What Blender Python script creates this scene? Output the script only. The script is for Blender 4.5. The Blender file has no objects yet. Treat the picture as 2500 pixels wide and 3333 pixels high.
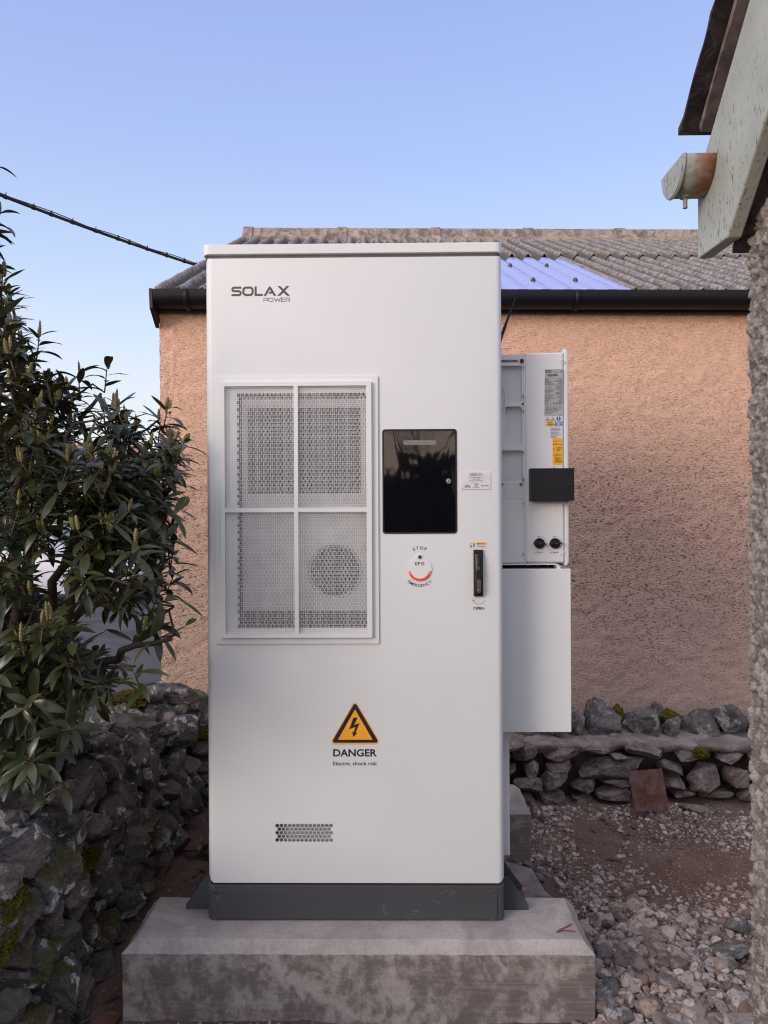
import bpy, bmesh, math, random
import numpy as np
from mathutils import Vector, Matrix
from mathutils.geometry import tessellate_polygon

random.seed(7)
RNG = np.random.default_rng(11)
C = bpy.context.scene.collection
sc = bpy.context.scene

# ------------------------------------------------------------------ camera
CAMZ = 1.60
F = 2505.0                       # focal length in photograph pixels (2500 x 3333)
YAW, ROLL = math.radians(0.75), math.radians(0.27)
fwd = Vector((-math.sin(YAW), math.cos(YAW), 0))
rgt0 = Vector((math.cos(YAW), math.sin(YAW), 0))
up0 = Vector((0, 0, 1))
rgt = rgt0 * math.cos(ROLL) - up0 * math.sin(ROLL)
upv = up0 * math.cos(ROLL) + rgt0 * math.sin(ROLL)
cam = bpy.data.cameras.new('camera'); cam_o = bpy.data.objects.new('camera', cam); C.objects.link(cam_o)
cam.sensor_fit = 'VERTICAL'; cam.sensor_height = 36.0; cam.lens = 36.0 * F / 3333.0
cam.clip_start = 0.02; cam.clip_end = 3000
cam_o.matrix_world = Matrix(((rgt.x, upv.x, -fwd.x, 0), (rgt.y, upv.y, -fwd.y, 0), (rgt.z, upv.z, -fwd.z, CAMZ), (0, 0, 0, 1)))
sc.camera = cam_o
sc.render.resolution_x, sc.render.resolution_y = 768, 1024

# ------------------------------------------------------------------ light
EXPO, GLOW = 0.9, 4.5
SUN_EL, SUN_AZ = math.radians(18.0), math.radians(226.0)    # low, behind the camera and to its left (azimuth from +Y, clockwise)
world = bpy.data.worlds.new('World'); sc.world = world; world.use_nodes = True
wt = world.node_tree; wt.nodes.clear()
sky = wt.nodes.new('ShaderNodeTexSky'); sky.sky_type = 'NISHITA'; sky.sun_disc = False
sky.sun_elevation = SUN_EL; sky.sun_rotation = SUN_AZ
sky.air_density = 1.0; sky.dust_density = 1.2; sky.ozone_density = 3.0; sky.altitude = 100
bg = wt.nodes.new('ShaderNodeBackground'); bg.inputs['Strength'].default_value = 0.15
wo = wt.nodes.new('ShaderNodeOutputWorld')
def wn(ty, **k):
    q = wt.nodes.new(ty)
    for a_, b_ in k.items(): setattr(q, a_, b_)
    return q
tc_ = wn('ShaderNodeTexCoord'); sp_ = wn('ShaderNodeSeparateXYZ'); wt.links.new(tc_.outputs['Generated'], sp_.inputs[0])
# thin evening veil over the physical sky: paler and pinker towards the horizon
veil = wn('ShaderNodeValToRGB'); wt.links.new(sp_.outputs[2], veil.inputs[0])
SKY = [(0.0, (0.84, 0.66, 0.56)), (0.055, (0.93, 0.85, 0.79)), (0.12, (0.89, 0.895, 0.91)), (0.20, (0.79, 0.86, 0.985)), (0.30, (0.61, 0.735, 1.0)), (0.42, (0.48, 0.60, 0.97)), (0.56, (0.395, 0.495, 0.93)), (0.75, (0.50, 0.56, 0.86)), (1.0, (0.62, 0.66, 0.86))]
cr = veil.color_ramp
while len(cr.elements) < len(SKY): cr.elements.new(0.5)
for el, (p_, c_) in zip(cr.elements, SKY): el.position = p_; el.color = c_ + (1,)
# warm afterglow behind the camera, boosted and lifted above the sun as unseen fill
dt_ = wn('ShaderNodeVectorMath', operation='DOT_PRODUCT'); wt.links.new(tc_.outputs['Generated'], dt_.inputs[0])
dt_.inputs[1].default_value = (math.sin(math.radians(205)), math.cos(math.radians(205)), 0.62)
gl_ = wn('ShaderNodeMapRange', interpolation_type='SMOOTHSTEP'); wt.links.new(dt_.outputs['Value'], gl_.inputs[0])
for i_, v_ in zip((1, 2, 3, 4), (0.38, 1.18, 0.0, GLOW)): gl_.inputs[i_].default_value = v_
glow = wn('ShaderNodeMix', data_type='RGBA', blend_type='ADD'); glow.inputs[0].default_value = 1.0; glow.inputs[7].default_value = (1, 1, 1, 1)
gc_ = wn('ShaderNodeMix', data_type='RGBA'); wt.links.new(gl_.outputs[0], gc_.inputs[0]); gc_.inputs[6].default_value = (0, 0, 0, 1)
gz_ = wn('ShaderNodeMapRange', interpolation_type='SMOOTHSTEP'); wt.links.new(sp_.outputs[2], gz_.inputs[0])
for i_, v_ in zip((1, 2, 3, 4), (0.02, 0.35, 0.0, 1.0)): gz_.inputs[i_].default_value = v_
wc_ = wn('ShaderNodeMix', data_type='RGBA'); wt.links.new(gz_.outputs[0], wc_.inputs[0]); wc_.inputs[6].default_value = (2.1, 1.15, 0.68, 1); wc_.inputs[7].default_value = (0.95, 0.89, 0.83, 1)
wt.links.new(wc_.outputs[2], gc_.inputs[7])
wt.links.new(veil.outputs[0], glow.inputs[6]); wt.links.new(gc_.outputs[2], glow.inputs[7])
sc_ = wn('ShaderNodeVectorMath', operation='SCALE'); wt.links.new(glow.outputs[2], sc_.inputs[0]); sc_.inputs['Scale'].default_value = 1.0 / (0.15 * 2 ** EXPO)
mx_ = wn('ShaderNodeMix', data_type='RGBA'); mx_.inputs[0].default_value = 0.80
wt.links.new(sky.outputs[0], mx_.inputs[6]); wt.links.new(sc_.outputs[0], mx_.inputs[7])
wt.links.new(mx_.outputs[2], bg.inputs[0]); wt.links.new(bg.outputs[0], wo.inputs[0])
sl = bpy.data.lights.new('sun', 'SUN'); sl.energy = 1.0; sl.angle = math.radians(26); sl.color = (1.0, 0.87, 0.76)
so = bpy.data.objects.new('sun', sl); C.objects.link(so)
sd = Vector((math.sin(SUN_AZ) * math.cos(SUN_EL), math.cos(SUN_AZ) * math.cos(SUN_EL), math.sin(SUN_EL)))
so.rotation_euler = sd.to_track_quat('Z', 'Y').to_euler(); so.location = sd * 30
sc.view_settings.view_transform = 'Standard'; sc.view_settings.look = 'None'
sc.view_settings.exposure = EXPO; sc.view_settings.gamma = 1.0
sc.cycles.pixel_filter_type = 'BLACKMAN_HARRIS'; sc.cycles.filter_width = 1.15

# ------------------------------------------------------------------ helpers
def W(px, py, Y):
    """point on the plane y=Y that the photograph shows at pixel (px,py)"""
    d = fwd + rgt * ((px - 1250.0) / F) + upv * ((1666.5 - py) / F)
    t = Y / d.y
    return Vector((d.x * t, Y, CAMZ + d.z * t))

def tag(o, label=None, cat=None, group=None, kind=None):
    if label: o['label'] = label
    if cat: o['category'] = cat
    if group: o['group'] = group
    if kind: o['kind'] = kind
    return o

def thing(name, label, cat, loc=(0, 0, 0), group=None, kind=None):
    o = bpy.data.objects.new(name, None); C.objects.link(o); o.location = loc
    o.empty_display_size = 0.1
    return tag(o, label, cat, group, kind)

def origin(o):
    v = Vector((0, 0, 0))
    while o is not None:
        v += o.location; o = o.parent
    return v

def rr(x0, x1, z0, z1, r, n=6):
    """rounded rectangle outline, counter-clockwise seen from -Y (x right, z up); r = one radius or four (bl, br, tr, tl)"""
    R = r if isinstance(r, (tuple, list)) else (r, r, r, r)
    cs = [(x0, z0, 1, 1, 180), (x1, z0, -1, 1, 270), (x1, z1, -1, -1, 0), (x0, z1, 1, -1, 90)]
    out = []
    for (cx, cz, sx, sz, a0), q in zip(cs, R):
        q = max(q, 1e-5)
        for k in range(n + 1):
            a = math.radians(a0 + 90.0 * k / n)
            out.append((cx + sx * q + q * math.cos(a), cz + sz * q + q * math.sin(a)))
    return out

def circle(cx, cz, r, n=24, a0=0):
    return [(cx + r * math.cos(a0 + 2 * math.pi * k / n), cz + r * math.sin(a0 + 2 * math.pi * k / n)) for k in range(n)]

class MB:
    def __init__(s): s.v = []; s.f = []; s.t = []
    def add(s, v, f, tint=0.5):
        b = len(s.v); s.v += [tuple(map(float, q)) for q in v]; s.f += [tuple(int(i) + b for i in q) for q in f]
        s.t += [tint] * len(v) if np.isscalar(tint) else list(tint)
        return s
    def box(s, x0, x1, y0, y1, z0, z1, tint=0.5):
        return s.add([(x0, y0, z0), (x1, y0, z0), (x1, y1, z0), (x0, y1, z0), (x0, y0, z1), (x1, y0, z1), (x1, y1, z1), (x0, y1, z1)],
                     [(0, 3, 2, 1), (4, 5, 6, 7), (0, 1, 5, 4), (1, 2, 6, 5), (2, 3, 7, 6), (3, 0, 4, 7)], tint)
    def obox(s, o, ax, ay, az, tint=0.5):
        """box from corner o and three edge vectors"""
        o, ax, ay, az = map(Vector, (o, ax, ay, az))
        v = [o, o + ax, o + ax + ay, o + ay, o + az, o + ax + az, o + ax + ay + az, o + ay + az]
        return s.add(v, [(0, 3, 2, 1), (4, 5, 6, 7), (0, 1, 5, 4), (1, 2, 6, 5), (2, 3, 7, 6), (3, 0, 4, 7)], tint)
    def tube(s, pts, rad, n=8, cap=True, tint=0.5):
        pts = [Vector(p) for p in pts]
        if not isinstance(rad, (list, tuple)): rad = [rad] * len(pts)
        T0 = (pts[1] - pts[0]).normalized()
        u = T0.orthogonal().normalized(); v = []
        for i, p in enumerate(pts):
            T = (pts[min(i + 1, len(pts) - 1)] - pts[max(i - 1, 0)]).normalized()
            u = (u - T * u.dot(T)).normalized(); w = T.cross(u)
            for k in range(n):
                a = 2 * math.pi * k / n
                v.append(p + (u * math.cos(a) + w * math.sin(a)) * rad[i])
        f = []
        for i in range(len(pts) - 1):
            for k in range(n):
                k2 = (k + 1) % n
                f.append((i * n + k, i * n + k2, (i + 1) * n + k2, (i + 1) * n + k))
        if cap:
            f.append(tuple(reversed(range(n)))); f.append(tuple((len(pts) - 1) * n + k for k in range(n)))
        return s.add(v, f, tint)
    def flat(s, loops, y, flip=False):
        """filled outline (first loop) with holes, in the plane y, facing -Y"""
        P = [[Vector((x, z, 0)) for x, z in L] for L in loops]
        tri = tessellate_polygon(P)
        flatp = [q for L in P for q in L]
        f = []
        for t in tri:
            a, b, c = (flatp[i] for i in t)
            ar = (b.x - a.x) * (c.y - a.y) - (b.y - a.y) * (c.x - a.x)
            if abs(ar) < 1e-13: continue
            tt = tuple(t) if ar > 0 else tuple(reversed(t))
            f.append(tuple(reversed(tt)) if flip else tt)
        return s.add([(q.x, y, q.y) for q in flatp], f)
    def walls(s, loop, y0, y1, inward=False):
        n = len(loop)
        v = [(x, y0, z) for x, z in loop] + [(x, y1, z) for x, z in loop]
        f = [(i, n + i, n + (i + 1) % n, (i + 1) % n) for i in range(n)]
        if inward: f = [tuple(reversed(q)) for q in f]
        return s.add(v, f)
    def plate(s, loop, y0, y1, holes=()):
        """slab from y0 (front) back to y1"""
        s.flat([loop] + list(holes), y0); s.walls(loop, y0, y1)
        for h in holes: s.walls(h, y0, y1, True)
        s.flat([loop] + list(holes), y1, True)
        return s
    def pillow(s, x0, x1, z0, z1, r, y0, y1, e, holes=(), ez=None, n=6, steps=5):
        """box whose front edges are rounded over by e"""
        ez = e if ez is None else ez
        R = r if isinstance(r, (tuple, list)) else (r,) * 4
        prev = None
        for k in range(steps + 1):
            a = math.pi / 2 * k / steps
            dx = e * (1 - math.sin(a)); dz = ez * (1 - math.sin(a)); y = y0 + e * (1 - math.cos(a))
            L = rr(x0 + dx, x1 - dx, z0 + dz, z1 - dz, [max(q - dx, 1e-4) for q in R], n)
            if k == 0: s.flat([L] + list(holes), y)
            else:
                m = len(L)
                s.add([(p[0], yp, p[1]) for p in prev] + [(p[0], y, p[1]) for p in L],
                      [(i, m + i, m + (i + 1) % m, (i + 1) % m) for i in range(m)])
            prev, yp = L, y
        s.walls(prev, yp, y1); s.flat([prev], y1, True)
        return s
    def build(s, name, mat, parent=None, smooth=None, bevel=0, bseg=2, merge=False, kind=None):
        o0 = origin(parent) if parent is not None else Vector((0, 0, 0))
        me = bpy.data.meshes.new(name)
        me.from_pydata([(x - o0.x, y - o0.y, z - o0.z) for x, y, z in s.v], [], s.f)
        if isinstance(mat, (list, tuple)):
            for m in mat: me.materials.append(m)
        else: me.materials.append(mat)
        if len(set(s.t)) > 1:
            at = me.attributes.new('tint', 'FLOAT', 'POINT'); at.data.foreach_set('value', np.array(s.t, dtype=np.float32))
        me.update()
        if merge:
            bm = bmesh.new(); bm.from_mesh(me); bmesh.ops.remove_doubles(bm, verts=bm.verts, dist=1e-5)
            bmesh.ops.recalc_face_normals(bm, faces=bm.faces); bm.to_mesh(me); bm.free()
        if smooth is not None:
            me.shade_smooth()
            if smooth < 179: me.set_sharp_from_angle(angle=math.radians(smooth))
        o = bpy.data.objects.new(name, me); C.objects.link(o)
        if parent is not None: o.parent = parent
        if bevel:
            b = o.modifiers.new('bevel', 'BEVEL'); b.width = bevel; b.segments = bseg; b.limit_method = 'ANGLE'; b.angle_limit = math.radians(40)
        if kind: o['kind'] = kind
        return o

# value noise, vectorised
def _h(ix, iy, iz):
    h = (ix.astype(np.int64) * 374761393 + iy.astype(np.int64) * 668265263 + iz.astype(np.int64) * 2147483647 * 13) & 0xffffffff
    h = ((h ^ (h >> 13)) * 1274126177) & 0xffffffff
    h = ((h ^ (h >> 16)) * 2246822519) & 0xffffffff
    return ((h ^ (h >> 15)) & 0xffffff) / float(0xffffff) * 2 - 1
def vnoise(p):
    i = np.floor(p); f = p - i; f = f * f * f * (f * (f * 6 - 15) + 10); i = i.astype(np.int64)
    r = 0
    for dx in (0, 1):
        wx = f[:, 0] if dx else 1 - f[:, 0]
        for dy in (0, 1):
            wy = f[:, 1] if dy else 1 - f[:, 1]
            for dz in (0, 1):
                wz = f[:, 2] if dz else 1 - f[:, 2]
                r = r + wx * wy * wz * _h(i[:, 0] + dx, i[:, 1] + dy, i[:, 2] + dz)
    return r
def fbm(p, o=4, lac=2.03, gain=0.5):
    r = 0; a = 1.0; q = np.array(p, dtype=float)
    for k in range(o):
        r = r + a * vnoise(q + k * 17.3); q = q * lac; a *= gain
    return r

_ico = {}
def ico(sub):
    if sub not in _ico:
        bm = bmesh.new(); bmesh.ops.create_icosphere(bm, subdivisions=sub, radius=1)
        _ico[sub] = (np.array([v.co[:] for v in bm.verts]), [tuple(v.index for v in f.verts) for f in bm.faces]); bm.free()
    return _ico[sub]
def rotmat(rx, ry, rz):
    return np.array((Matrix.Rotation(rz, 3, 'Z') @ Matrix.Rotation(ry, 3, 'Y') @ Matrix.Rotation(rx, 3, 'X')))
def rock_verts(seed, sub, box=3.5, cuts=7, rough=0.10, fine=0.03):
    rg = np.random.default_rng(seed)
    v, f = ico(sub); v = v.copy()
    v = v / (np.sum(np.abs(v) ** box, axis=1) ** (1 / box))[:, None]
    v *= 0.86
    v += (fbm(v * 1.1 + seed * 3.1, 2)[:, None]) * v * 0.16
    for k in range(cuts):
        n = rg.normal(size=3); n /= np.linalg.norm(n); d = rg.uniform(0.52, 0.86)
        ov = np.maximum(0, v @ n - d); v = v - n[None, :] * ov[:, None] * 0.985
    if rough:
        nz = fbm(v * 2.6 + seed * 1.7, 4)
        rid = 1 - np.abs(fbm(v * np.array([3.0, 3.0, 5.0]) + seed * 5.3, 3))
        v = v * (1 + rough * nz - rough * 0.6 * np.maximum(0, rid - 0.75) * 2)[:, None]
        if fine: v = v * (1 + fine * fbm(v * 11 + seed, 3))[:, None]
    return v, f
def rock(mb, c, half, seed, sub=4, rot=(0, 0, 0), tint=None, **k):
    v, f = rock_verts(seed, sub, **k)
    v = (v * np.array(half)[None, :]) @ rotmat(*rot).T + np.array(c)[None, :]
    mb.add(v, f, random.random() if tint is None else tint)
# ------------------------------------------------------------------ materials
class NT:
    def __init__(s, name):
        s.m = bpy.data.materials.new(name); s.m.use_nodes = True; s.t = s.m.node_tree; s.t.nodes.clear()
        s.out = s.t.nodes.new('ShaderNodeOutputMaterial'); s.b = s.t.nodes.new('ShaderNodeBsdfPrincipled')
        s.t.links.new(s.b.outputs[0], s.out.inputs[0])
        s.co = s.t.nodes.new('ShaderNodeTexCoord').outputs['Object']
    def n(s, ty, **k):
        q = s.t.nodes.new(ty)
        for a, b in k.items(): setattr(q, a, b)
        return q
    def L(s, a, b): s.t.links.new(a, b)
    def set(s, inp, v):
        if hasattr(v, 'links') or isinstance(v, bpy.types.NodeSocket): s.L(v, inp)
        else: inp.default_value = v
    def map(s, scale=(1, 1, 1), loc=(0, 0, 0), rot=(0, 0, 0)):
        q = s.n('ShaderNodeMapping'); q.inputs['Scale'].default_value = scale; q.inputs['Location'].default_value = loc; q.inputs['Rotation'].default_value = rot
        s.L(s.co, q.inputs[0]); return q.outputs[0]
    def noise(s, scale, detail=4, rough=0.55, dist=0, vec=None):
        q = s.n('ShaderNodeTexNoise'); q.inputs['Scale'].default_value = scale; q.inputs['Detail'].default_value = detail
        q.inputs['Roughness'].default_value = rough; q.inputs['Distortion'].default_value = dist
        s.L(vec or s.co, q.inputs['Vector']); return q.outputs[0]
    def vor(s, scale, feature='F1', vec=None, rnd=1.0, out='Distance'):
        q = s.n('ShaderNodeTexVoronoi'); q.feature = feature; q.inputs['Scale'].default_value = scale; q.inputs['Randomness'].default_value = rnd
        s.L(vec or s.co, q.inputs['Vector']); return q.outputs[out]
    def ramp(s, fac, lo, hi, a=0.0, b=1.0):
        q = s.n('ShaderNodeMapRange'); q.interpolation_type = 'SMOOTHSTEP'
        for i, v in zip((1, 2, 3, 4), (lo, hi, a, b)): q.inputs[i].default_value = v
        s.L(fac, q.inputs[0]); return q.outputs[0]
    def mix(s, fac, a, b):
        q = s.n('ShaderNodeMix', data_type='RGBA')
        s.set(q.inputs[0], fac)
        for i, v in ((6, a), (7, b)):
            if isinstance(v, (tuple, list)): q.inputs[i].default_value = tuple(v)[:3] + (1,)
            else: s.L(v, q.inputs[i])
        return q.outputs[2]
    def math(s, op, a, b=0.0, clamp=False):
        q = s.n('ShaderNodeMath', operation=op, use_clamp=clamp); s.set(q.inputs[0], a); s.set(q.inputs[1], b); return q.outputs[0]
    def sep(s, vec=None):
        q = s.n('ShaderNodeSeparateXYZ'); s.L(vec or s.co, q.inputs[0]); return q.outputs
    def normal(s):
        return s.n('ShaderNodeNewGeometry').outputs['Normal']
    def tint(s):
        q = s.n('ShaderNodeAttribute'); q.attribute_name = 'tint'; return q.outputs['Fac']
    def bump(s, h, strength=0.5, dist=0.005, prev=None):
        q = s.n('ShaderNodeBump'); q.inputs['Strength'].default_value = strength; q.inputs['Distance'].default_value = dist
        s.L(h, q.inputs['Height'])
        if prev: s.L(prev, q.inputs['Normal'])
        s.L(q.outputs[0], s.b.inputs['Normal']); return q.outputs[0]
    def fin(s, col=None, rough=None, metal=None, spec=None, **k):
        if col is not None:
            if isinstance(col, (tuple, list)): s.b.inputs['Base Color'].default_value = tuple(col)[:3] + (1,)
            else: s.L(col, s.b.inputs['Base Color'])
        if rough is not None: s.set(s.b.inputs['Roughness'], rough)
        if metal is not None: s.b.inputs['Metallic'].default_value = metal
        if spec is not None: s.b.inputs['Specular IOR Level'].default_value = spec
        for a, b in k.items(): s.b.inputs[a].default_value = b
        return s.m

def simple(name, col, rough=0.5, metal=0.0, spec=0.5, var=0.12, vs=18, bump=0, bs=300, **k):
    m = NT(name); nz = m.noise(vs, 5)
    c2 = tuple(c * (1 - var) for c in col)
    cc = m.mix(m.ramp(nz, 0.35, 0.65), col, c2)
    if bump: m.bump(m.noise(bs, 2), bump, 0.0006)
    return m.fin(cc, m.ramp(nz, 0.3, 0.7, rough * 0.9, min(1, rough * 1.12)), metal, spec, **k)

M = {}
# powder coated sheet metal: fine orange peel, faint smudges
def powder(name, col, rough=0.42, peel=0.06, dirt=0.5):
    m = NT(name)
    big = m.noise(1.7, 4); sm = m.noise(6.5, 6, 0.62, 0.4, m.map((1, 1, 0.35)))
    c = m.mix(m.ramp(big, 0.3, 0.7), col, tuple(q * 0.965 for q in col))
    c = m.mix(m.math('MULTIPLY', m.ramp(sm, 0.60, 0.78), 0.10 * dirt), c, (0.32, 0.29, 0.26))
    sp = m.ramp(m.noise(95, 2), 0.735, 0.76)
    c = m.mix(m.math('MULTIPLY', sp, 0.35 * dirt), c, (0.25, 0.22, 0.2))
    m.bump(m.noise(900, 2), peel, 0.0004)
    return m.fin(c, m.ramp(sm, 0.3, 0.75, rough * 0.88, rough * 1.2), 0, 0.5)
M['white'] = powder('white_powder_coat', (0.675, 0.68, 0.675), 0.5)
M['frame_white'] = powder('textured_white_coat', (0.70, 0.70, 0.69), 0.45, 0.7, 0.4)
M['inv_white'] = powder('inverter_white', (0.68, 0.67, 0.65), 0.42, 0.03, 0.3)
M['inv_grey'] = powder('inverter_light_grey', (0.65, 0.645, 0.635), 0.45, 0.03, 0.3)
M['mesh_white'] = simple('mesh_wire_white', (0.86, 0.85, 0.84), 0.45)
M['inner_grey'] = simple('inner_panel_grey', (0.52, 0.51, 0.50), 0.5)
M['cavity'] = simple('dark_cavity', (0.012, 0.012, 0.013), 0.8)
M['fin'] = simple('heat_exchanger_fin', (0.05, 0.05, 0.055), 0.6)
M['gasket'] = simple('rubber_gasket', (0.10, 0.105, 0.085), 0.7)
M['black_plastic'] = simple('black_plastic', (0.007, 0.007, 0.008), 0.42, bump=0.2, bs=700)
M['satin_black'] = simple('satin_black_metal', (0.011, 0.0105, 0.012), 0.5, spec=0.35)
M['ink'] = simple('black_ink', (0.012, 0.011, 0.011), 0.5)
M['logo'] = simple('charcoal_ink', (0.065, 0.058, 0.055), 0.5)
M['grey_ink'] = simple('grey_ink', (0.16, 0.16, 0.165), 0.5)
M['red_ink'] = simple('red_ink', (0.85, 0.06, 0.025), 0.45)
M['orange'] = simple('orange_sign', (0.92, 0.40, 0.03), 0.42)
M['orange_rim'] = simple('orange_sign_rim', (0.88, 0.40, 0.09), 0.42)
M['yellow'] = simple('yellow_label', (0.80, 0.42, 0.02), 0.45)
M['pale_yellow'] = simple('pale_yellow_label', (0.80, 0.55, 0.10), 0.45)
M['blue'] = simple('blue_label', (0.02, 0.11, 0.36), 0.45)
M['sticker'] = simple('white_sticker', (0.68, 0.66, 0.68), 0.35)
M['silver_label'] = simple('silver_label', (0.42, 0.42, 0.425), 0.35)
M['steel'] = simple('stainless_steel', (0.55, 0.54, 0.52), 0.22, 1.0)
M['dull_steel'] = simple('brushed_steel', (0.34, 0.31, 0.29), 0.32, 1.0)
M['rubber'] = simple('black_rubber', (0.014, 0.014, 0.015), 0.75)

m = NT('charcoal_powder_coat')
nz = m.noise(3.0, 5); sc1 = m.noise(16, 5, 0.7, 1.2)
c = m.mix(m.ramp(nz, 0.3, 0.7), (0.068, 0.068, 0.075), (0.056, 0.056, 0.062))
c = m.mix(m.math('MULTIPLY', m.ramp(sc1, 0.61, 0.68), 0.30), c, (0.22, 0.215, 0.21))
m.bump(m.noise(900, 2), 0.2, 0.0004)
M['charcoal'] = m.fin(c, 0.46, 0.0, 0.5)

m = NT('tinted_window')
w = m.noise(5.5, 2, 0.4, 0.0, m.map((1.6, 1, 0.5)))
m.bump(w, 0.18, 0.010)
M['glass'] = m.fin((0.004, 0.004, 0.006), 0.035, 0.0, 0.55)
M['window_slot'] = simple('window_slot', (0.20, 0.18, 0.17), 0.3)

# cast concrete with stains, pits and board marks
m = NT('cast_concrete')
big = m.noise(4.5, 7, 0.66, 0.6); med = m.noise(17, 10, 0.72, 0.3, m.map((1, 1, 0.9))); fin_ = m.noise(140, 4)
strk = m.noise(9, 5, 0.6, 0.2, m.map((0.35, 0.35, 14)))
c = m.mix(m.ramp(big, 0.38, 0.62), (0.44, 0.39, 0.36), (0.31, 0.27, 0.25))
nrm = m.sep(m.normal())
side = m.ramp(m.math('ABSOLUTE', nrm[2]), 0.25, 0.6, 1.0, 0.0)
stain = m.math('MULTIPLY', m.ramp(m.math('ADD', m.math('MULTIPLY', med, 0.6), m.math('MULTIPLY', big, 0.4)), 0.445, 0.56), side)
c = m.mix(m.math('MULTIPLY', stain, 0.82), c, (0.135, 0.108, 0.094))
c = m.mix(m.math('MULTIPLY', m.math('MULTIPLY', m.ramp(strk, 0.5, 0.62), side), 0.35), c, (0.33, 0.295, 0.27))
c = m.mix(m.math('MULTIPLY', m.ramp(fin_, 0.4, 0.7), 0.35), c, (0.22, 0.19, 0.18))
pit = m.ramp(m.vor(38), 0.02, 0.10)
pk = m.ramp(m.noise(9, 2), 0.44, 0.56)
c = m.mix(m.math('MULTIPLY', m.math('SUBTRACT', 1.0, pit), pk), c, (0.06, 0.05, 0.045))
h = m.math('ADD', m.math('MULTIPLY', fin_, 0.25), m.math('ADD', m.math('MULTIPLY', med, 0.7), m.math('MULTIPLY', m.math('MULTIPLY', pit, pk), 0.4)))
m.bump(h, 0.5, 0.006)
M['concrete'] = m.fin(c, 0.85, 0, 0.25)

# dry stone: lichen, moss and per-stone tint
def stone(name, a, b, d, lichen=0.5, moss=0.4, sc_=1.0):
    m = NT(name); t = m.tint()
    n1 = m.noise(9 * sc_, 7, 0.65, 0.8); n2 = m.noise(45 * sc_, 5, 0.6); n3 = m.noise(3.2 * sc_, 4)
    c = m.mix(m.ramp(t, 0.1, 0.9), a, b)
    c = m.mix(m.ramp(n1, 0.42, 0.66), c, d)
    c = m.mix(m.math('MULTIPLY', m.ramp(n2, 0.45, 0.7), 0.5), c, tuple(q * 1.7 for q in a))
    if lichen:
        l = m.math('MULTIPLY', m.ramp(m.noise(13 * sc_, 3, 0.5, 0.4), 0.585, 0.61), m.ramp(m.noise(70 * sc_, 3), 0.36, 0.46))
        c = m.mix(m.math('MULTIPLY', l, lichen), c, (0.46, 0.45, 0.44))
    if moss:
        up = m.ramp(m.sep(m.normal())[2], 0.15, 0.75)
        ms = m.math('MULTIPLY', m.ramp(m.noise(3.6 * sc_, 5, 0.6), 0.52, 0.60), up)
        c = m.mix(m.math('MULTIPLY', ms, moss), c, m.mix(m.ramp(m.noise(120, 2), 0.4, 0.6), (0.040, 0.042, 0.008), (0.085, 0.075, 0.014)))
    crk = m.ramp(m.vor(11 * sc_, 'DISTANCE_TO_EDGE', m.map((1, 1, 1.6), (3, 1, 2), (0.4, 0.3, 0.6))), 0.0, 0.035)
    c = m.mix(m.math('MULTIPLY', m.math('SUBTRACT', 1.0, crk), 0.25), c, (0.03, 0.025, 0.022))
    h = m.math('ADD', m.math('MULTIPLY', n1, 1.0), m.math('ADD', m.math('MULTIPLY', n2, 0.35), m.math('MULTIPLY', crk, 0.07)))
    m.bump(h, 1.0, 0.035)
    return m.fin(c, 0.88, 0, 0.25)
M['stone_left'] = stone('old_lichen_stone', (0.125, 0.117, 0.110), (0.23, 0.185, 0.165), (0.045, 0.041, 0.039), 1.0, 0.8)
M['stone_back'] = stone('weathered_field_stone', (0.21, 0.17, 0.15), (0.32, 0.235, 0.20), (0.105, 0.085, 0.076), 0.35, 0.25)
M['stone_cope'] = stone('dark_coping_stone', (0.17, 0.155, 0.15), (0.27, 0.215, 0.185), (0.075, 0.066, 0.064), 0.6, 0.35)
m = NT('moss')
n1 = m.noise(150, 3); n2 = m.noise(22, 4)
c = m.mix(m.ramp(n1, 0.38, 0.62), (0.035, 0.035, 0.006), (0.14, 0.115, 0.018))
c = m.mix(m.ramp(n2, 0.55, 0.7), c, (0.10, 0.055, 0.018))
m.bump(n1, 1.0, 0.008); M['moss'] = m.fin(c, 0.95, 0, 0.1)
m = NT('old_mortar')
n1 = m.noise(10, 6, 0.65, 0.5); n2 = m.noise(70, 4)
c = m.mix(m.ramp(n1, 0.4, 0.62), (0.30, 0.25, 0.23), (0.18, 0.145, 0.13))
c = m.mix(m.math('MULTIPLY', m.ramp(n2, 0.55, 0.7), 0.5), c, (0.10, 0.085, 0.075))
m.bump(m.math('ADD', n1, m.math('MULTIPLY', n2, 0.4)), 0.8, 0.012); M['mortar'] = m.fin(c, 0.9, 0, 0.2)
m = NT('dark_earth_core')
n1 = m.noise(14, 6)
m.bump(n1, 0.8, 0.02); M['core'] = m.fin(m.mix(m.ramp(n1, 0.4, 0.6), (0.030, 0.024, 0.020), (0.05, 0.04, 0.033)), 0.95, 0, 0.1)

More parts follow.
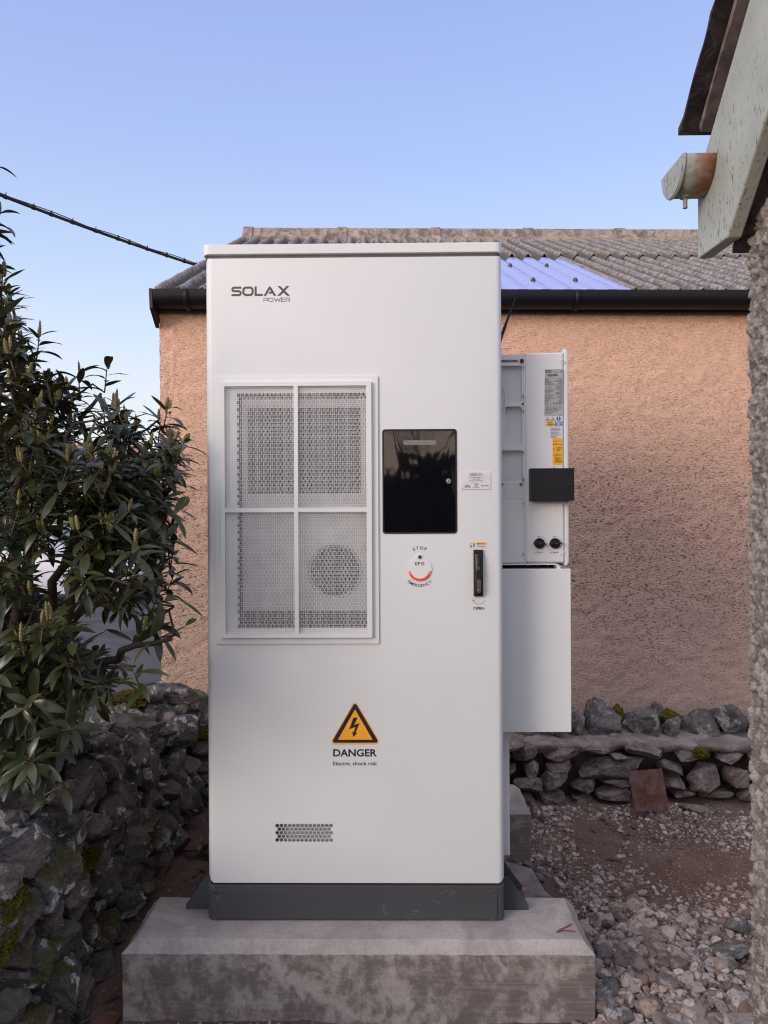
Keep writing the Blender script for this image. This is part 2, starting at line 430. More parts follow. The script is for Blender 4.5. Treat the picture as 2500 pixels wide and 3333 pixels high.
# ground: reddish soil with small grit, short grass far away
m = NT('ground')
n1 = m.noise(3.0, 6, 0.6, 0.4); n2 = m.noise(38, 6, 0.7); v1 = m.vor(85, out='Color'); v1d = m.vor(85)
v2 = m.vor(190, out='Color'); v2d = m.vor(190)
soil = m.mix(m.ramp(n1, 0.35, 0.65), (0.125, 0.075, 0.057), (0.18, 0.120, 0.095))
soil = m.mix(m.math('MULTIPLY', m.ramp(n2, 0.5, 0.7), 0.7), soil, (0.075, 0.045, 0.035))
g1 = m.math('MULTIPLY', m.ramp(m.sep(v1)[0], 0.60, 0.66), m.ramp(v1d, 0.34, 0.26))
g2 = m.math('MULTIPLY', m.ramp(m.sep(v2)[1], 0.5, 0.56), m.ramp(v2d, 0.36, 0.28))
soil = m.mix(m.math('MULTIPLY', g1, 0.8), soil, m.mix(m.sep(v1)[1], (0.17, 0.13, 0.115), (0.31, 0.26, 0.235)))
soil = m.mix(m.math('MULTIPLY', g2, 0.7), soil, m.mix(m.sep(v2)[2], (0.14, 0.105, 0.09), (0.27, 0.22, 0.2)))
gy = m.sep()[1]
far = m.ramp(gy, 9.0, 10.0)
gr = m.mix(m.ramp(m.noise(0.25, 6, 0.6), 0.4, 0.6), (0.10, 0.105, 0.030), (0.155, 0.135, 0.045))
m.bump(m.math('ADD', m.math('MULTIPLY', n2, 1.0), m.math('ADD', m.math('MULTIPLY', g1, 0.5), m.math('MULTIPLY', g2, 0.25))), 0.9, 0.012)
M['ground'] = m.fin(m.mix(far, soil, gr), 0.95, 0, 0.15)
m = NT('gravel_stone'); t = m.tint(); n1 = m.noise(60, 4)
c = m.mix(m.ramp(t, 0.0, 1.0), (0.17, 0.115, 0.095), (0.43, 0.36, 0.325)); c = m.mix(m.ramp(n1, 0.5, 0.68), c, (0.15, 0.11, 0.095))
m.bump(n1, 0.5, 0.004); M['gravel'] = m.fin(c, 0.9, 0, 0.2)
m = NT('asphalt'); n1 = m.noise(180, 3); n2 = m.noise(1.2, 5)
c = m.mix(m.ramp(n1, 0.4, 0.65), (0.058, 0.057, 0.062), (0.10, 0.098, 0.10)); c = m.mix(m.ramp(n2, 0.45, 0.6), c, (0.05, 0.048, 0.052))
m.bump(n1, 0.5, 0.004); M['asphalt'] = m.fin(c, 0.85, 0, 0.3)

# tyrolean render on the building behind
m = NT('peach_render')
n1 = m.noise(95, 3, 0.6, 0.7, m.map((0.65, 1, 1.35))); n2 = m.noise(34, 4, 0.6, 0.5); w0 = m.noise(1.15, 5, 0.62, 0.6)
z = m.sep()[2]
base = m.mix(m.ramp(n2, 0.35, 0.65), (0.77, 0.485, 0.345), (0.71, 0.435, 0.30))
base = m.mix(m.math('MULTIPLY', m.ramp(m.math('ADD', z, m.math('MULTIPLY', w0, 0.8)), 2.6, 1.2), 0.70), base, (0.60, 0.44, 0.365))
pits = m.ramp(n1, 0.47, 0.36)
band = m.math('MULTIPLY', m.ramp(z, 2.35, 1.65), m.ramp(z, 0.35, 1.2))          # dirt gathers in a band part-way up the wall
grime = m.math('ADD', m.math('MULTIPLY', m.ramp(w0, 0.36, 0.62), 0.75), m.math('MULTIPLY', m.ramp(z, 2.7, 1.7), 0.45))
dirt = m.math('MULTIPLY', m.math('MULTIPLY', pits, grime), 1.0, True)
c = m.mix(m.math('MULTIPLY', m.math('MULTIPLY', grime, m.ramp(z, 2.6, 1.7)), 0.35, True), base, (0.40, 0.28, 0.225))
c = m.mix(m.math('MULTIPLY', pits, 0.5), c, (0.38, 0.205, 0.14))
c = m.mix(m.math('MULTIPLY', m.math('MULTIPLY', dirt, m.math('ADD', 0.35, band)), 0.7, True), c, (0.10, 0.07, 0.06))
m.bump(n1, 1.0, 0.012)
M['render'] = m.fin(c, 0.92, 0, 0.15)

# corrugated cement sheet
m = NT('cement_sheet')
n1 = m.noise(7, 7, 0.68, 0.8); n2 = m.noise(36, 5, 0.65, 0.5); n3 = m.noise(2.2, 4)
c = m.mix(m.ramp(n1, 0.38, 0.62), (0.23, 0.205, 0.19), (0.165, 0.145, 0.135))
c = m.mix(m.math('MULTIPLY', m.ramp(n2, 0.48, 0.60), 0.75), c, (0.36, 0.335, 0.32))
c = m.mix(m.math('MULTIPLY', m.ramp(n2, 0.46, 0.36), 0.75), c, (0.06, 0.05, 0.045))
c = m.mix(m.math('MULTIPLY', m.ramp(m.noise(4.4, 3), 0.66, 0.7), 0.5), c, (0.30, 0.16, 0.07))
c = m.mix(m.math('MULTIPLY', m.ramp(m.math('ADD', m.tint(), m.math('MULTIPLY', n2, 0.6)), 1.22, 0.75), 0.8), c, (0.075, 0.062, 0.055))      # channels darkened with painted shade so the corrugation reads, plus moss and silt
m.bump(m.math('ADD', n1, m.math('MULTIPLY', n2, 0.8)), 0.8, 0.012)
M['cement'] = m.fin(c, 0.92, 0, 0.2)
m = NT('ridge_cement')
n1 = m.noise(9, 7, 0.68, 0.8, m.map((1, 1, 0.5))); n2 = m.noise(40, 5, 0.6)
c = m.mix(m.ramp(n1, 0.36, 0.64), (0.34, 0.27, 0.22), (0.135, 0.105, 0.088)); c = m.mix(m.math('MULTIPLY', m.ramp(n2, 0.55, 0.68), 0.6), c, (0.06, 0.05, 0.045))
c = m.mix(m.math('MULTIPLY', m.ramp(m.noise(11, 4), 0.6, 0.66), 0.5), c, (0.42, 0.36, 0.31))
m.bump(m.math('ADD', n1, m.math('MULTIPLY', n2, 0.4)), 0.8, 0.01)
M['ridge'] = m.fin(c, 0.92, 0, 0.2)
m = NT('translucent_sheet')
n1 = m.noise(5, 6, 0.65, 0.5); n2 = m.noise(26, 4, 0.6, 0.6)
c = m.mix(m.math('MULTIPLY', m.ramp(n2, 0.58, 0.7), m.ramp(n1, 0.42, 0.62)), (0.33, 0.345, 0.60), (0.21, 0.215, 0.34))
M['rooflight'] = m.fin(c, 0.16, 0, 0.7)
M['gutter_black'] = simple('black_gutter', (0.006, 0.006, 0.008), 0.5, spec=0.25, vs=4)
M['gutter_brown'] = simple('dark_brown_fascia', (0.016, 0.012, 0.012), 0.5, vs=4)

# foreground outbuilding
m = NT('roughcast')
n1 = m.noise(60, 5, 0.65); n2 = m.noise(12, 4); t = m.tint()
c = m.mix(m.ramp(t, 0.15, 0.85), (0.115, 0.100, 0.090), (0.25, 0.22, 0.20)); c = m.mix(m.ramp(n1, 0.5, 0.66), c, (0.12, 0.095, 0.078))
c = m.mix(m.math('MULTIPLY', m.ramp(m.noise(420, 2), 0.63, 0.68), 0.8), c, (0.55, 0.5, 0.46))
m.bump(m.math('ADD', n1, m.math('MULTIPLY', m.noise(300, 3), 0.3)), 0.7, 0.004)
M['roughcast'] = m.fin(c, 0.62, 0, 0.4)
m = NT('weathered_green_paint')
n1 = m.noise(150, 4, 0.65, 0.6, m.map((1, 1, 0.35))); n2 = m.noise(5, 4); n3 = m.noise(2.0, 3)
c = m.mix(m.ramp(n2, 0.4, 0.6), (0.37, 0.385, 0.345), (0.31, 0.325, 0.29))
z = m.sep()[2]
low = m.ramp(z, 2.45, 2.12)
c = m.mix(m.math('MULTIPLY', m.ramp(n1, 0.56, 0.64), m.math('ADD', 0.12, m.math('MULTIPLY', low, 0.75))), c, (0.09, 0.095, 0.06))
c = m.mix(m.math('MULTIPLY', m.ramp(m.noise(75, 2), 0.72, 0.75), 0.8), c, (0.04, 0.04, 0.035))
m.bump(n1, 0.25, 0.002)
M['green_paint'] = m.fin(c, 0.55, 0, 0.4)
m = NT('rusty_green_paint')
x = m.sep()[0]; n1 = m.noise(40, 5, 0.65)
c = m.mix(m.ramp(n1, 0.45, 0.62), (0.30, 0.31, 0.275), (0.20, 0.205, 0.17))
r_ = m.math('MULTIPLY', m.ramp(x, -0.10, -0.06), m.ramp(n1, 0.30, 0.55), True)
c = m.mix(r_, c, (0.30, 0.115, 0.045)); m.bump(n1, 0.4, 0.002)
M['rusty_gutter'] = m.fin(c, 0.7, 0, 0.3)
m = NT('dark_slate')
n1 = m.noise(30, 6, 0.7, 0.8); n2 = m.noise(8, 4)
c = m.mix(m.ramp(n1, 0.4, 0.65), (0.030, 0.026, 0.026), (0.075, 0.062, 0.06)); c = m.mix(m.math('MULTIPLY', m.ramp(n2, 0.58, 0.66), 0.5), c, (0.16, 0.13, 0.12))
m.bump(n1, 0.8, 0.006); M['slate'] = m.fin(c, 0.85, 0, 0.2)
M['undercloak'] = simple('mortar_undercloak', (0.20, 0.155, 0.15), 0.9, var=0.5, vs=30, bump=1.0, bs=60)
m = NT('rusty_plate')
n1 = m.noise(9, 6, 0.68, 0.6); n2 = m.noise(50, 4)
c = m.mix(m.ramp(n1, 0.4, 0.62), (0.085, 0.030, 0.022), (0.15, 0.080, 0.065)); c = m.mix(m.math('MULTIPLY', m.ramp(n2, 0.56, 0.7), 0.6), c, (0.065, 0.03, 0.024))
m.bump(n1, 0.4, 0.003); M['rust'] = m.fin(c, 0.8, 0, 0.25)

# foliage
m = NT('laurel_leaf'); t = m.tint()
n1 = m.noise(14, 3)
bk = m.n('ShaderNodeNewGeometry').outputs['Backfacing']
top = m.mix(t, (0.013, 0.022, 0.009), (0.052, 0.058, 0.019))
bot = m.mix(t, (0.045, 0.052, 0.018), (0.105, 0.100, 0.036))
c = m.mix(bk, top, bot); c = m.mix(m.math('MULTIPLY', m.ramp(n1, 0.5, 0.7), 0.3), c, (0.02, 0.03, 0.012))
m.bump(m.noise(110, 2), 0.15, 0.002)
M['leaf'] = m.fin(c, m.mix(bk, (0.32,) * 3, (0.6,) * 3), 0, 0.5)
M['leaf_old'] = simple('yellowed_leaf', (0.30, 0.14, 0.02), 0.5)
m = NT('bud_spike'); t = m.tint()
M['bud'] = m.fin(m.mix(t, (0.15, 0.13, 0.045), (0.27, 0.225, 0.10)), 0.8, 0, 0.2)
m = NT('bark'); n1 = m.noise(40, 4, 0.6, 0, m.map((1, 1, 0.3)))
m.bump(n1, 0.7, 0.006); M['bark'] = m.fin(m.mix(m.ramp(m.tint(), 0.6, 0.9), m.mix(n1, (0.030, 0.024, 0.020), (0.075, 0.058, 0.047)), (0.11, 0.085, 0.045)), 0.9, 0, 0.15)
M['twig'] = simple('young_twig', (0.11, 0.085, 0.045), 0.8)
# ------------------------------------------------------------------ the setting
def hill(x, y):
    t = np.clip((y - 17.0) / 45.0, 0, 1)
    return 3.3 * t * t * (3 - 2 * t) + np.clip((y - 62) / 200.0, 0, 1) * 9 + 0.5 * np.sin(x * 0.045) * np.clip((y - 20) / 30, 0, 1)
def axis(lo, hi, step, far):
    a = list(np.arange(lo, hi + 1e-6, step)); s = step; p = a[0]
    left = []
    while p > -far: s *= 1.35; p -= s; left.append(p)
    s = step; p = a[-1]; right = []
    while p < far: s *= 1.35; p += s; right.append(p)
    return np.array(left[::-1] + a + right)
gx = axis(-1.4, 2.2, 0.025, 420); gy = axis(1.7, 4.5, 0.025, 420)
GX, GY = np.meshgrid(gx, gy)
P = np.stack([GX.ravel(), GY.ravel(), np.zeros(GX.size)], 1)
near = ((P[:, 0] > -1.6) & (P[:, 0] < 2.4) & (P[:, 1] < 4.7) & (P[:, 1] > 1.2))
dz = np.where(near, 0.012 * fbm(P * 2.1, 3) + 0.006 * fbm(P * 14, 3), 0)
# a low heap of stones beside the plinth, a slight rise to the rubble wall
heap = 0.05 * np.exp(-((P[:, 0] - 0.95) / 0.26) ** 2 - ((P[:, 1] - 2.62) / 0.30) ** 2) * (P[:, 0] > 0.62)
rise = np.clip((P[:, 1] - 3.7) / 0.5, 0, 1) * 0.02 * near
P[:, 2] = hill(P[:, 0], P[:, 1]) + dz + heap + rise - 0.012
GZ = P[:, 2].reshape(GX.shape)
def gz(x, y):
    i = int(np.clip(np.searchsorted(gy, y), 1, len(gy) - 1)); j = int(np.clip(np.searchsorted(gx, x), 1, len(gx) - 1))
    return float(GZ[i, j])
nx, ny = len(gx), len(gy)
mb = MB(); mb.add(P, [(r * nx + c, r * nx + c + 1, (r + 1) * nx + c + 1, (r + 1) * nx + c) for r in range(ny - 1) for c in range(nx - 1)])
g = mb.build('ground', M['ground'], smooth=180); g['kind'] = 'structure'
mb = MB(); xs = np.linspace(-40, 16, 57); ys = np.linspace(5.6, 16.2, 12)
mb.add([(x, y, 0.004 + 0.006 * math.sin(x * 0.7) * 0.3) for y in ys for x in xs], [(r * 57 + c, r * 57 + c + 1, (r + 1) * 57 + c + 1, (r + 1) * 57 + c) for r in range(11) for c in range(56)])
mb.build('road', M['asphalt'], smooth=180)['kind'] = 'structure'
# raised garden bed the shrub grows in
xs = np.linspace(-4.6, -1.20, 40); ys = np.linspace(-0.6, 4.35, 50)
Q = np.array([(x, y, 0) for y in ys for x in xs]); e = np.minimum(1, np.minimum((Q[:, 0] + 4.6) / 0.4, np.minimum((Q[:, 1] + 0.6) / 0.3, (4.35 - Q[:, 1]) / 0.25)))
Q[:, 2] = 0.50 * np.clip(e, 0, 1) + 0.03 * fbm(Q * 3, 4) - 0.02
mb = MB(); mb.add(Q, [(r * 40 + c, r * 40 + c + 1, (r + 1) * 40 + c + 1, (r + 1) * 40 + c) for r in range(49) for c in range(39)])
mb.build('garden_bed', M['core'], smooth=180)['kind'] = 'structure'

# ------------------------------------------------------------------ concrete plinths
def plinth(name, x0, x1, y0, y1, label):
    r = thing(name, label, 'concrete block', ((x0 + x1) / 2, y0, 0), 'concrete plinths under the cabinet')
    c = 0.032; h = 0.2335
    mb = MB(); st = 0.012
    # rings from the bottom up, densely divided so the arrises can be chipped
    def ring(d, z):
        a, b, p, q = x0 + d, x1 - d, y0 + d, y1 - d
        nxs = 110; nys = 26
        return [(a + (b - a) * i / nxs, p, z) for i in range(nxs)] + [(b, p + (q - p) * i / nys, z) for i in range(nys)] + \
               [(b - (b - a) * i / nxs, q, z) for i in range(nxs)] + [(a, q - (q - p) * i / nys, z) for i in range(nys)]
    rings = [ring(0, -0.06 + (h - c + 0.06) * k / 8) for k in range(9)] + [ring(c * 0.5, h - c * 0.5), ring(c, h)] + [ring(c + (y1 - y0 - 2 * c) / 2 * k / 4 * 0.998, h) for k in range(1, 5)]
    n = len(rings[0]); V = np.array([p for rg in rings for p in rg])
    idx = np.repeat(np.arange(len(rings)), n)
    amp = np.where((idx == 8) | (idx == 10), 0.0030, 0.0012)[:, None]
    V += amp * np.stack([fbm(V * 23 + 9, 3), fbm(V * 23 + 50, 3), fbm(V * 23 + 90, 3) * 0.5], 1)
    mb.add(V, [(k * n + i, k * n + (i + 1) % n, (k + 1) * n + (i + 1) % n, (k + 1) * n + i) for k in range(len(rings) - 1) for i in range(n)] + [tuple((len(rings) - 1) * n + i for i in range(n))])
    mb.build('block', M['concrete'], r, smooth=25)
    return r
pf = plinth('concrete_plinth', -0.868, 0.626, 2.431, 2.759, 'near stained concrete plinth with chamfered edges under the front of the white cabinet')
plinth('concrete_plinth', -0.868, 0.626, 3.56, 3.89, 'far concrete plinth half hidden behind the cabinet, close to the rubble wall')
# red crayon mark on the near plinth
mb = MB()
def stroke(pts, w, z):
    v = []; f = []
    for i, p in enumerate(pts):
        a = Vector(pts[max(i - 1, 0)]); b = Vector(pts[min(i + 1, len(pts) - 1)]); t = (b - a).normalized(); nn = Vector((-t.y, t.x)) * w * (0.5 + 0.5 * math.sin(math.pi * (i + 0.5) / len(pts)))
        v += [(p[0] + nn.x, p[1] + nn.y, z), (p[0] - nn.x, p[1] - nn.y, z)]
    for i in range(len(pts) - 1): f.append((2 * i, 2 * i + 1, 2 * i + 3, 2 * i + 2))
    return v, f
for s_ in ([(1812, 3037), (1822, 3031), (1835, 3029), (1850, 3030), (1873, 3032)], [(1812, 3034), (1826, 3025), (1840, 3019), (1852, 3013), (1862, 3008)]):
    pts = []
    for px, py in s_:
        d = W(px, py, 1.0) - Vector((0, 0, CAMZ)); t = (0.2350 - CAMZ) / d.z; pts.append((d.x * t, d.y * t))
    mb.add(*stroke(pts, 0.003, 0.2362))
mb.build('crayon_mark', simple('red_crayon', (0.26, 0.06, 0.055), 0.8), pf)
# thin slab of old concrete between the plinths, partly under the grit
mb = MB(); ring0 = [(-0.25, 2.75), (0.50, 2.75), (0.66, 2.86), (0.70, 3.02), (0.62, 3.20), (0.60, 3.40), (0.40, 3.54), (-0.25, 3.54)]
V = [(x, y, 0.028) for x, y in ring0] + [(x * 1.01, y, -0.02) for x, y in ring0]
mb.add(V, [tuple(range(8))] + [(i, 8 + i, 8 + (i + 1) % 8, (i + 1) % 8) for i in range(8)])
o = mb.build('concrete_slab', M['mortar'], bevel=0.008); tag(o, 'thin rough concrete slab on the ground between the two plinths', 'slab')
mb = MB(); mb.box(0.80, 1.35, 2.20, 2.425, -0.03, 0.030)
o = mb.build('concrete_edging', M['mortar'], bevel=0.006); tag(o, 'smooth concrete edging at the foot of the stone heap, bottom right', 'edging')

# ------------------------------------------------------------------ outbuilding behind
TH = math.radians(2.1); BO = Vector((-1.445, 4.75, 0)); UX = Vector((math.cos(TH), math.sin(TH), 0)); UY = Vector((-math.sin(TH), math.cos(TH), 0))
def B(a, b, z): return BO + UX * a + UY * b + Vector((0, 0, z))
BL, BD, EZ, SL, RD = 7.6, 7.0, 2.985, 0.4397, 3.50      # length, depth, eave height, slope, run to ridge
bld = thing('rendered_outbuilding', 'low peach rendered outbuilding with corrugated cement roof behind the cabinet', 'building', BO)
mb = MB()
ridge_z = EZ + SL * RD
# walls as a closed prism, the visible front finely divided for real roughness at its corner
na, nz_ = 300, 150
fa = np.concatenate([np.linspace(0, 0.12, 14)[:-1], np.linspace(0.12, BL, na)]); fz = np.linspace(-0.1, 2.86, nz_)
A_, Z_ = np.meshgrid(fa, fz); FP = np.stack([A_.ravel(), np.zeros(A_.size), Z_.ravel()], 1)
dn = 0.006 * fbm(FP * 38, 3); bd = -dn; ad = np.where(FP[:, 0] < 0.03, -0.006 * np.abs(fbm(FP * 45 + 5, 2)), 0)
FV = [B(a + x_, b, z) for (a, _, z), b, x_ in zip(FP, bd, ad)]
w_ = len(fa)
mb.add(FV, [(r * w_ + c, r * w_ + c + 1, (r + 1) * w_ + c + 1, (r + 1) * w_ + c) for r in range(nz_ - 1) for c in range(w_ - 1)])
mb.add([B(0, 0.002, -0.1), B(0, BD, -0.1), B(0, BD, 2.86), B(0, BD / 2, ridge_z - 0.08), B(0, 0.002, 2.86),
        B(BL, 0.002, -0.1), B(BL, BD, -0.1), B(BL, BD, 2.86), B(BL, BD / 2, ridge_z - 0.08), B(BL, 0.002, 2.86)],
       [(0, 4, 3, 2, 1), (5, 6, 7, 8, 9), (1, 2, 7, 6)])
mb.build('wall', M['render'], bld, smooth=180 if False else 60)

PITCH, AMP = 0.140, 0.036
def sheet(a0, a1, d0, d1, lift, trap=False, step=0.018):
    aa = np.arange(a0, a1 + 1e-6, step); dd = np.linspace(d0, d1, max(3, int((d1 - d0) / 0.06)))
    v = []; tt = []
    for d in dd:
        for a in aa:
            ph = ((a / PITCH) % 1.0)
            if trap: w = np.clip(2.0 * math.cos(2 * math.pi * ph) + 0.7, -1, 1) * AMP * 0.45 - 0.004
            else: w = math.cos(2 * math.pi * ph) * AMP + 0.002 * math.sin(a * 31 + d * 17)
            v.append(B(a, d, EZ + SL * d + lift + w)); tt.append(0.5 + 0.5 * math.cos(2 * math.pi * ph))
    n = len(aa); return v, [(r * n + c, r * n + c + 1, (r + 1) * n + c + 1, (r + 1) * n + c) for r in range(len(dd) - 1) for c in range(n - 1)], tt
def solid(o, t):
    s = o.modifiers.new('thickness', 'SOLIDIFY'); s.thickness = t; s.offset = -1; return o
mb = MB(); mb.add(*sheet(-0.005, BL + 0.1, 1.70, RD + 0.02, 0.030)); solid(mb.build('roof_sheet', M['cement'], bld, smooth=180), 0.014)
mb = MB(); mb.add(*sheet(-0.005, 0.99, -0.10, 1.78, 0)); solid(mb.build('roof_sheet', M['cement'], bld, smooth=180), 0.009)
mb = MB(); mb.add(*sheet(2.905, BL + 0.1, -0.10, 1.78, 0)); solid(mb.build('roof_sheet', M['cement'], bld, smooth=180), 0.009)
mb = MB(); mb.add(*sheet(0.95, 2.925, -0.09, 1.775, 0.011, True)); rl = solid(mb.build('rooflight', M['rooflight'], bld, smooth=50), 0.004)
rl['label'] = 'pale lavender plastic rooflight sheet'
for d in (0.25, 1.05):
    for k in range(7, 20, 2):
        a = k * PITCH
        if a > 2.88: break
        p = B(a, d, EZ + SL * d + 0.007 + AMP * .45)
        mb = MB(); mb.tube([p - Vector((0, 0, 0.002)), p + Vector((0, 0, 0.012))], 0.016, 8); mb.tube([p + Vector((0, 0, 0.012)), p + Vector((0, 0, 0.022))], 0.009, 6)
        mb.build('roof_fixing', M['black_plastic'], rl)
# far slope
mb = MB(); mb.add([B(-0.06, RD, ridge_z), B(BL + 0.1, RD, ridge_z), B(BL + 0.1, BD + 0.1, EZ), B(-0.06, BD + 0.1, EZ)], [(0, 1, 2, 3)])
solid(mb.build('roof_slope', M['cement'], bld), 0.03)
# ridge caps: half-round rolls with scalloped wings and a collar on each
k = 0; a = -0.02
while a < BL:
    a2 = min(a + 1.02, BL + 0.1); mb = MB(); v = []
    half = [(-0.30, -0.137), (-0.27, -0.12), (-0.19, -0.06), (-0.12, -0.01)]
    roll = [(-0.105 * math.cos(math.pi * t / 8), 0.02 + 0.088 * math.sin(math.pi * t / 8)) for t in range(9)]
    prof = half + roll + [(-p, q) for p, q in half[::-1]]
    st_ = sorted(list(np.arange(a, a2, 0.018)) + [a + 0.10, a + 0.101, a2])
    for s_ in st_:
        gq = 1.10 if s_ <= a + 0.1001 else 1.0; wv = math.cos(2 * math.pi * s_ / PITCH) * AMP
        for (b, z) in prof:
            e = max(0.0, min(1.0, (abs(b) - 0.18) / 0.12)); up = (gq - 1) * 0.10 * (1 - e)
            v.append(B(s_, RD + b * (gq if e == 0 else 1), ridge_z + 0.022 + z + up + e * (wv + 0.004) + 0.003 * math.sin(k * 3.1)))
    m_ = len(prof); mb.add(v, [(r * m_ + c, (r + 1) * m_ + c, (r + 1) * m_ + c + 1, r * m_ + c + 1) for r in range(len(st_) - 1) for c in range(m_ - 1)])
    solid(mb.build('ridge_cap', M['ridge'], bld, smooth=40), 0.012)
    a = a2 - 0.02; k += 1
mb = MB(); mb.tube([B(-0.022, RD, ridge_z + 0.04), B(-0.015, RD, ridge_z + 0.04)], 0.095, 20); mb.build('ridge_end', M['ridge'], bld, smooth=40)
# gutter, fascia and the boxed verge foot
mb = MB()
prof = [(-0.155, 2.945), (-0.160, 2.945), (-0.162, 2.905), (-0.150, 2.872), (-0.120, 2.850), (-0.075, 2.843), (-0.045, 2.860), (-0.040, 2.935), (-0.046, 2.935), (-0.050, 2.866), (-0.078, 2.850), (-0.118, 2.857), (-0.144, 2.877), (-0.155, 2.906)]
n = len(prof); v = [B(s_, b, z) for s_ in (0.0, BL + 0.1) for b, z in prof]
mb.add(v, [(i, n + i, n + (i + 1) % n, (i + 1) % n) for i in range(n)] + [tuple(range(n)), tuple(2 * n - 1 - i for i in range(n))])
gt = mb.build('gutter', M['gutter_black'], bld, smooth=40)
for a in (0.18, 1.35, 2.55, 3.75, 4.9):
    mb = MB(); pr = [(b * 1.0 - 0.003 if b < -0.1 else b, z - 0.004) for b, z in prof[:8]]
    v = [B(s_, b, z) for s_ in (a, a + 0.030) for b, z in pr]; q = len(pr)
    mb.add(v, [(i, q + i, q + i + 1, i + 1) for i in range(q - 1)]); solid(mb.build('gutter_bracket', M['gutter_black'], bld, smooth=30), 0.004)
mb = MB(); mb.obox(B(0.002, -0.036, 2.832), UX * (BL + 0.08), UY * 0.024, (0, 0, 0.098)); mb.build('fascia', M['gutter_brown'], bld, bevel=0.003)
mb = MB(); mb.obox(B(0.003, -0.046, 2.838), UX * (BL + 0.1), UY * 0.008, (0, 0, 0.012)); mb.build('fascia_bead', M['gutter_brown'], bld)
mb = MB()
for s_ in (-0.095, -0.077):
    pass
L_ = [(-0.165, 2.945), (-0.150, 2.830), (-0.02, 2.745), (0.0, 2.745), (0.0, 2.96)]
v = [B(s_, b, z) for s_ in (-0.022, -0.004) for b, z in L_]; mb.add(v, [tuple(range(5)), tuple(9 - i for i in range(5))] + [(i, 5 + i, 5 + (i + 1) % 5, (i + 1) % 5) for i in range(5)])
mb.build('verge_end', M['gutter_brown'], bld)
mb = MB(); mb.obox(B(-0.020, 0.0, 2.775), UX * 0.02, UY * (RD + 0.06) + Vector((0, 0, SL * (RD + 0.06))), (0, 0, 0.12)); mb.build('barge_board', M['gutter_brown'], bld)

# overhead cable from the gable to a pole out of the picture
cb = thing('overhead_cable', 'thick black overhead cable with a thinner wire lashed to it, crossing the sky', 'cable', W(0, 610, 6.2))
p0, p1 = W(-900, 262, 4.3), W(660, 870, 7.6)
pts = [p0.lerp(p1, t) + Vector((0, 0, 0.05 * (2 * t - 1) ** 2 - 0.05)) for t in np.linspace(0, 1, 40)]
off = W(0, 615, 6.0) - CAMZ * Vector((0, 0, 0)); 
mb = MB(); mb.tube(pts, 0.0135, 8); mb.build('cable', M['rubber'], cb, smooth=60)
mb = MB(); side = [p + Vector((0.004 * math.sin(i * 1.7), 0, 0.019 + 0.006 * math.sin(i * 0.9 + 1))) for i, p in enumerate(pts)]
mb.tube(side, 0.0042, 6); mb.build('messenger_wire', M['rubber'], cb, smooth=60)
for i in range(2, 39, 2):
    t = (pts[i + 1] - pts[i]).normalized() if i < 39 else (pts[i] - pts[i - 1]).normalized()
    p = pts[i] + t * random.uniform(-0.05, 0.05)
    mb = MB(); mb.tube([p - t * 0.012, p + t * 0.010], 0.0175, 8); mb.tube([p + Vector((0, 0, 0.012)), p + Vector((0.004, 0, 0.034))], 0.004, 5)
    mb.build('cable_tie', M['rubber'], cb)

# ------------------------------------------------------------------ low rubble wall in front of the outbuilding
bw = thing('rubble_wall', 'low dry stone wall with a row of coping stones under the peach rendered wall', 'stone wall', (0.6, 4.3, 0))
mb = MB(); V = []
xs = np.linspace(-1.3, 2.9, 120); prof = [(4.30, -0.1), (4.28, 0.1), (4.28, 0.22), (4.27, 0.285), (4.28, 0.295), (4.32, 0.30), (4.45, 0.30), (4.76, 0.30)]
for x in xs:
    for (y, z) in prof: V.append((x, y + 0.03 * (x - 0.8) * 0.2, z))
V = np.array(V); V[:, 1] += 0.018 * fbm(V * 7, 3); V[:, 2] += 0.012 * fbm(V * 6 + 30, 3)
m_ = len(prof)
mb.add(V, [(r * m_ + c, (r + 1) * m_ + c, (r + 1) * m_ + c + 1, r * m_ + c + 1) for r in range(119) for c in range(m_ - 1)])
mb.build('wall_core', M['core'], bw, smooth=180)
mb = MB(); V = []
prof = [(4.27, 0.270), (4.225, 0.296), (4.215, 0.318), (4.26, 0.330), (4.36, 0.335), (4.50, 0.335), (4.80, 0.335)]
xs = np.linspace(-0.2, 2.9, 160)
for x in xs:
    for (y, z) in prof: V.append((x, y, z))
V = np.array(V); V[:, 1] += 0.045 * fbm(V * 6, 3) * (V[:, 1] < 4.3); V[:, 2] += 0.014 * fbm(V * 7 + 30, 4) + 0.006 * fbm(V * 30, 3)
m_ = len(prof)
mb.add(V, [(r * m_ + c, (r + 1) * m_ + c, (r + 1) * m_ + c + 1, r * m_ + c + 1) for r in range(159) for c in range(m_ - 1)])
mb.build('mortar_ledge', M['mortar'], bw, smooth=180)
K = 1 / 1.885
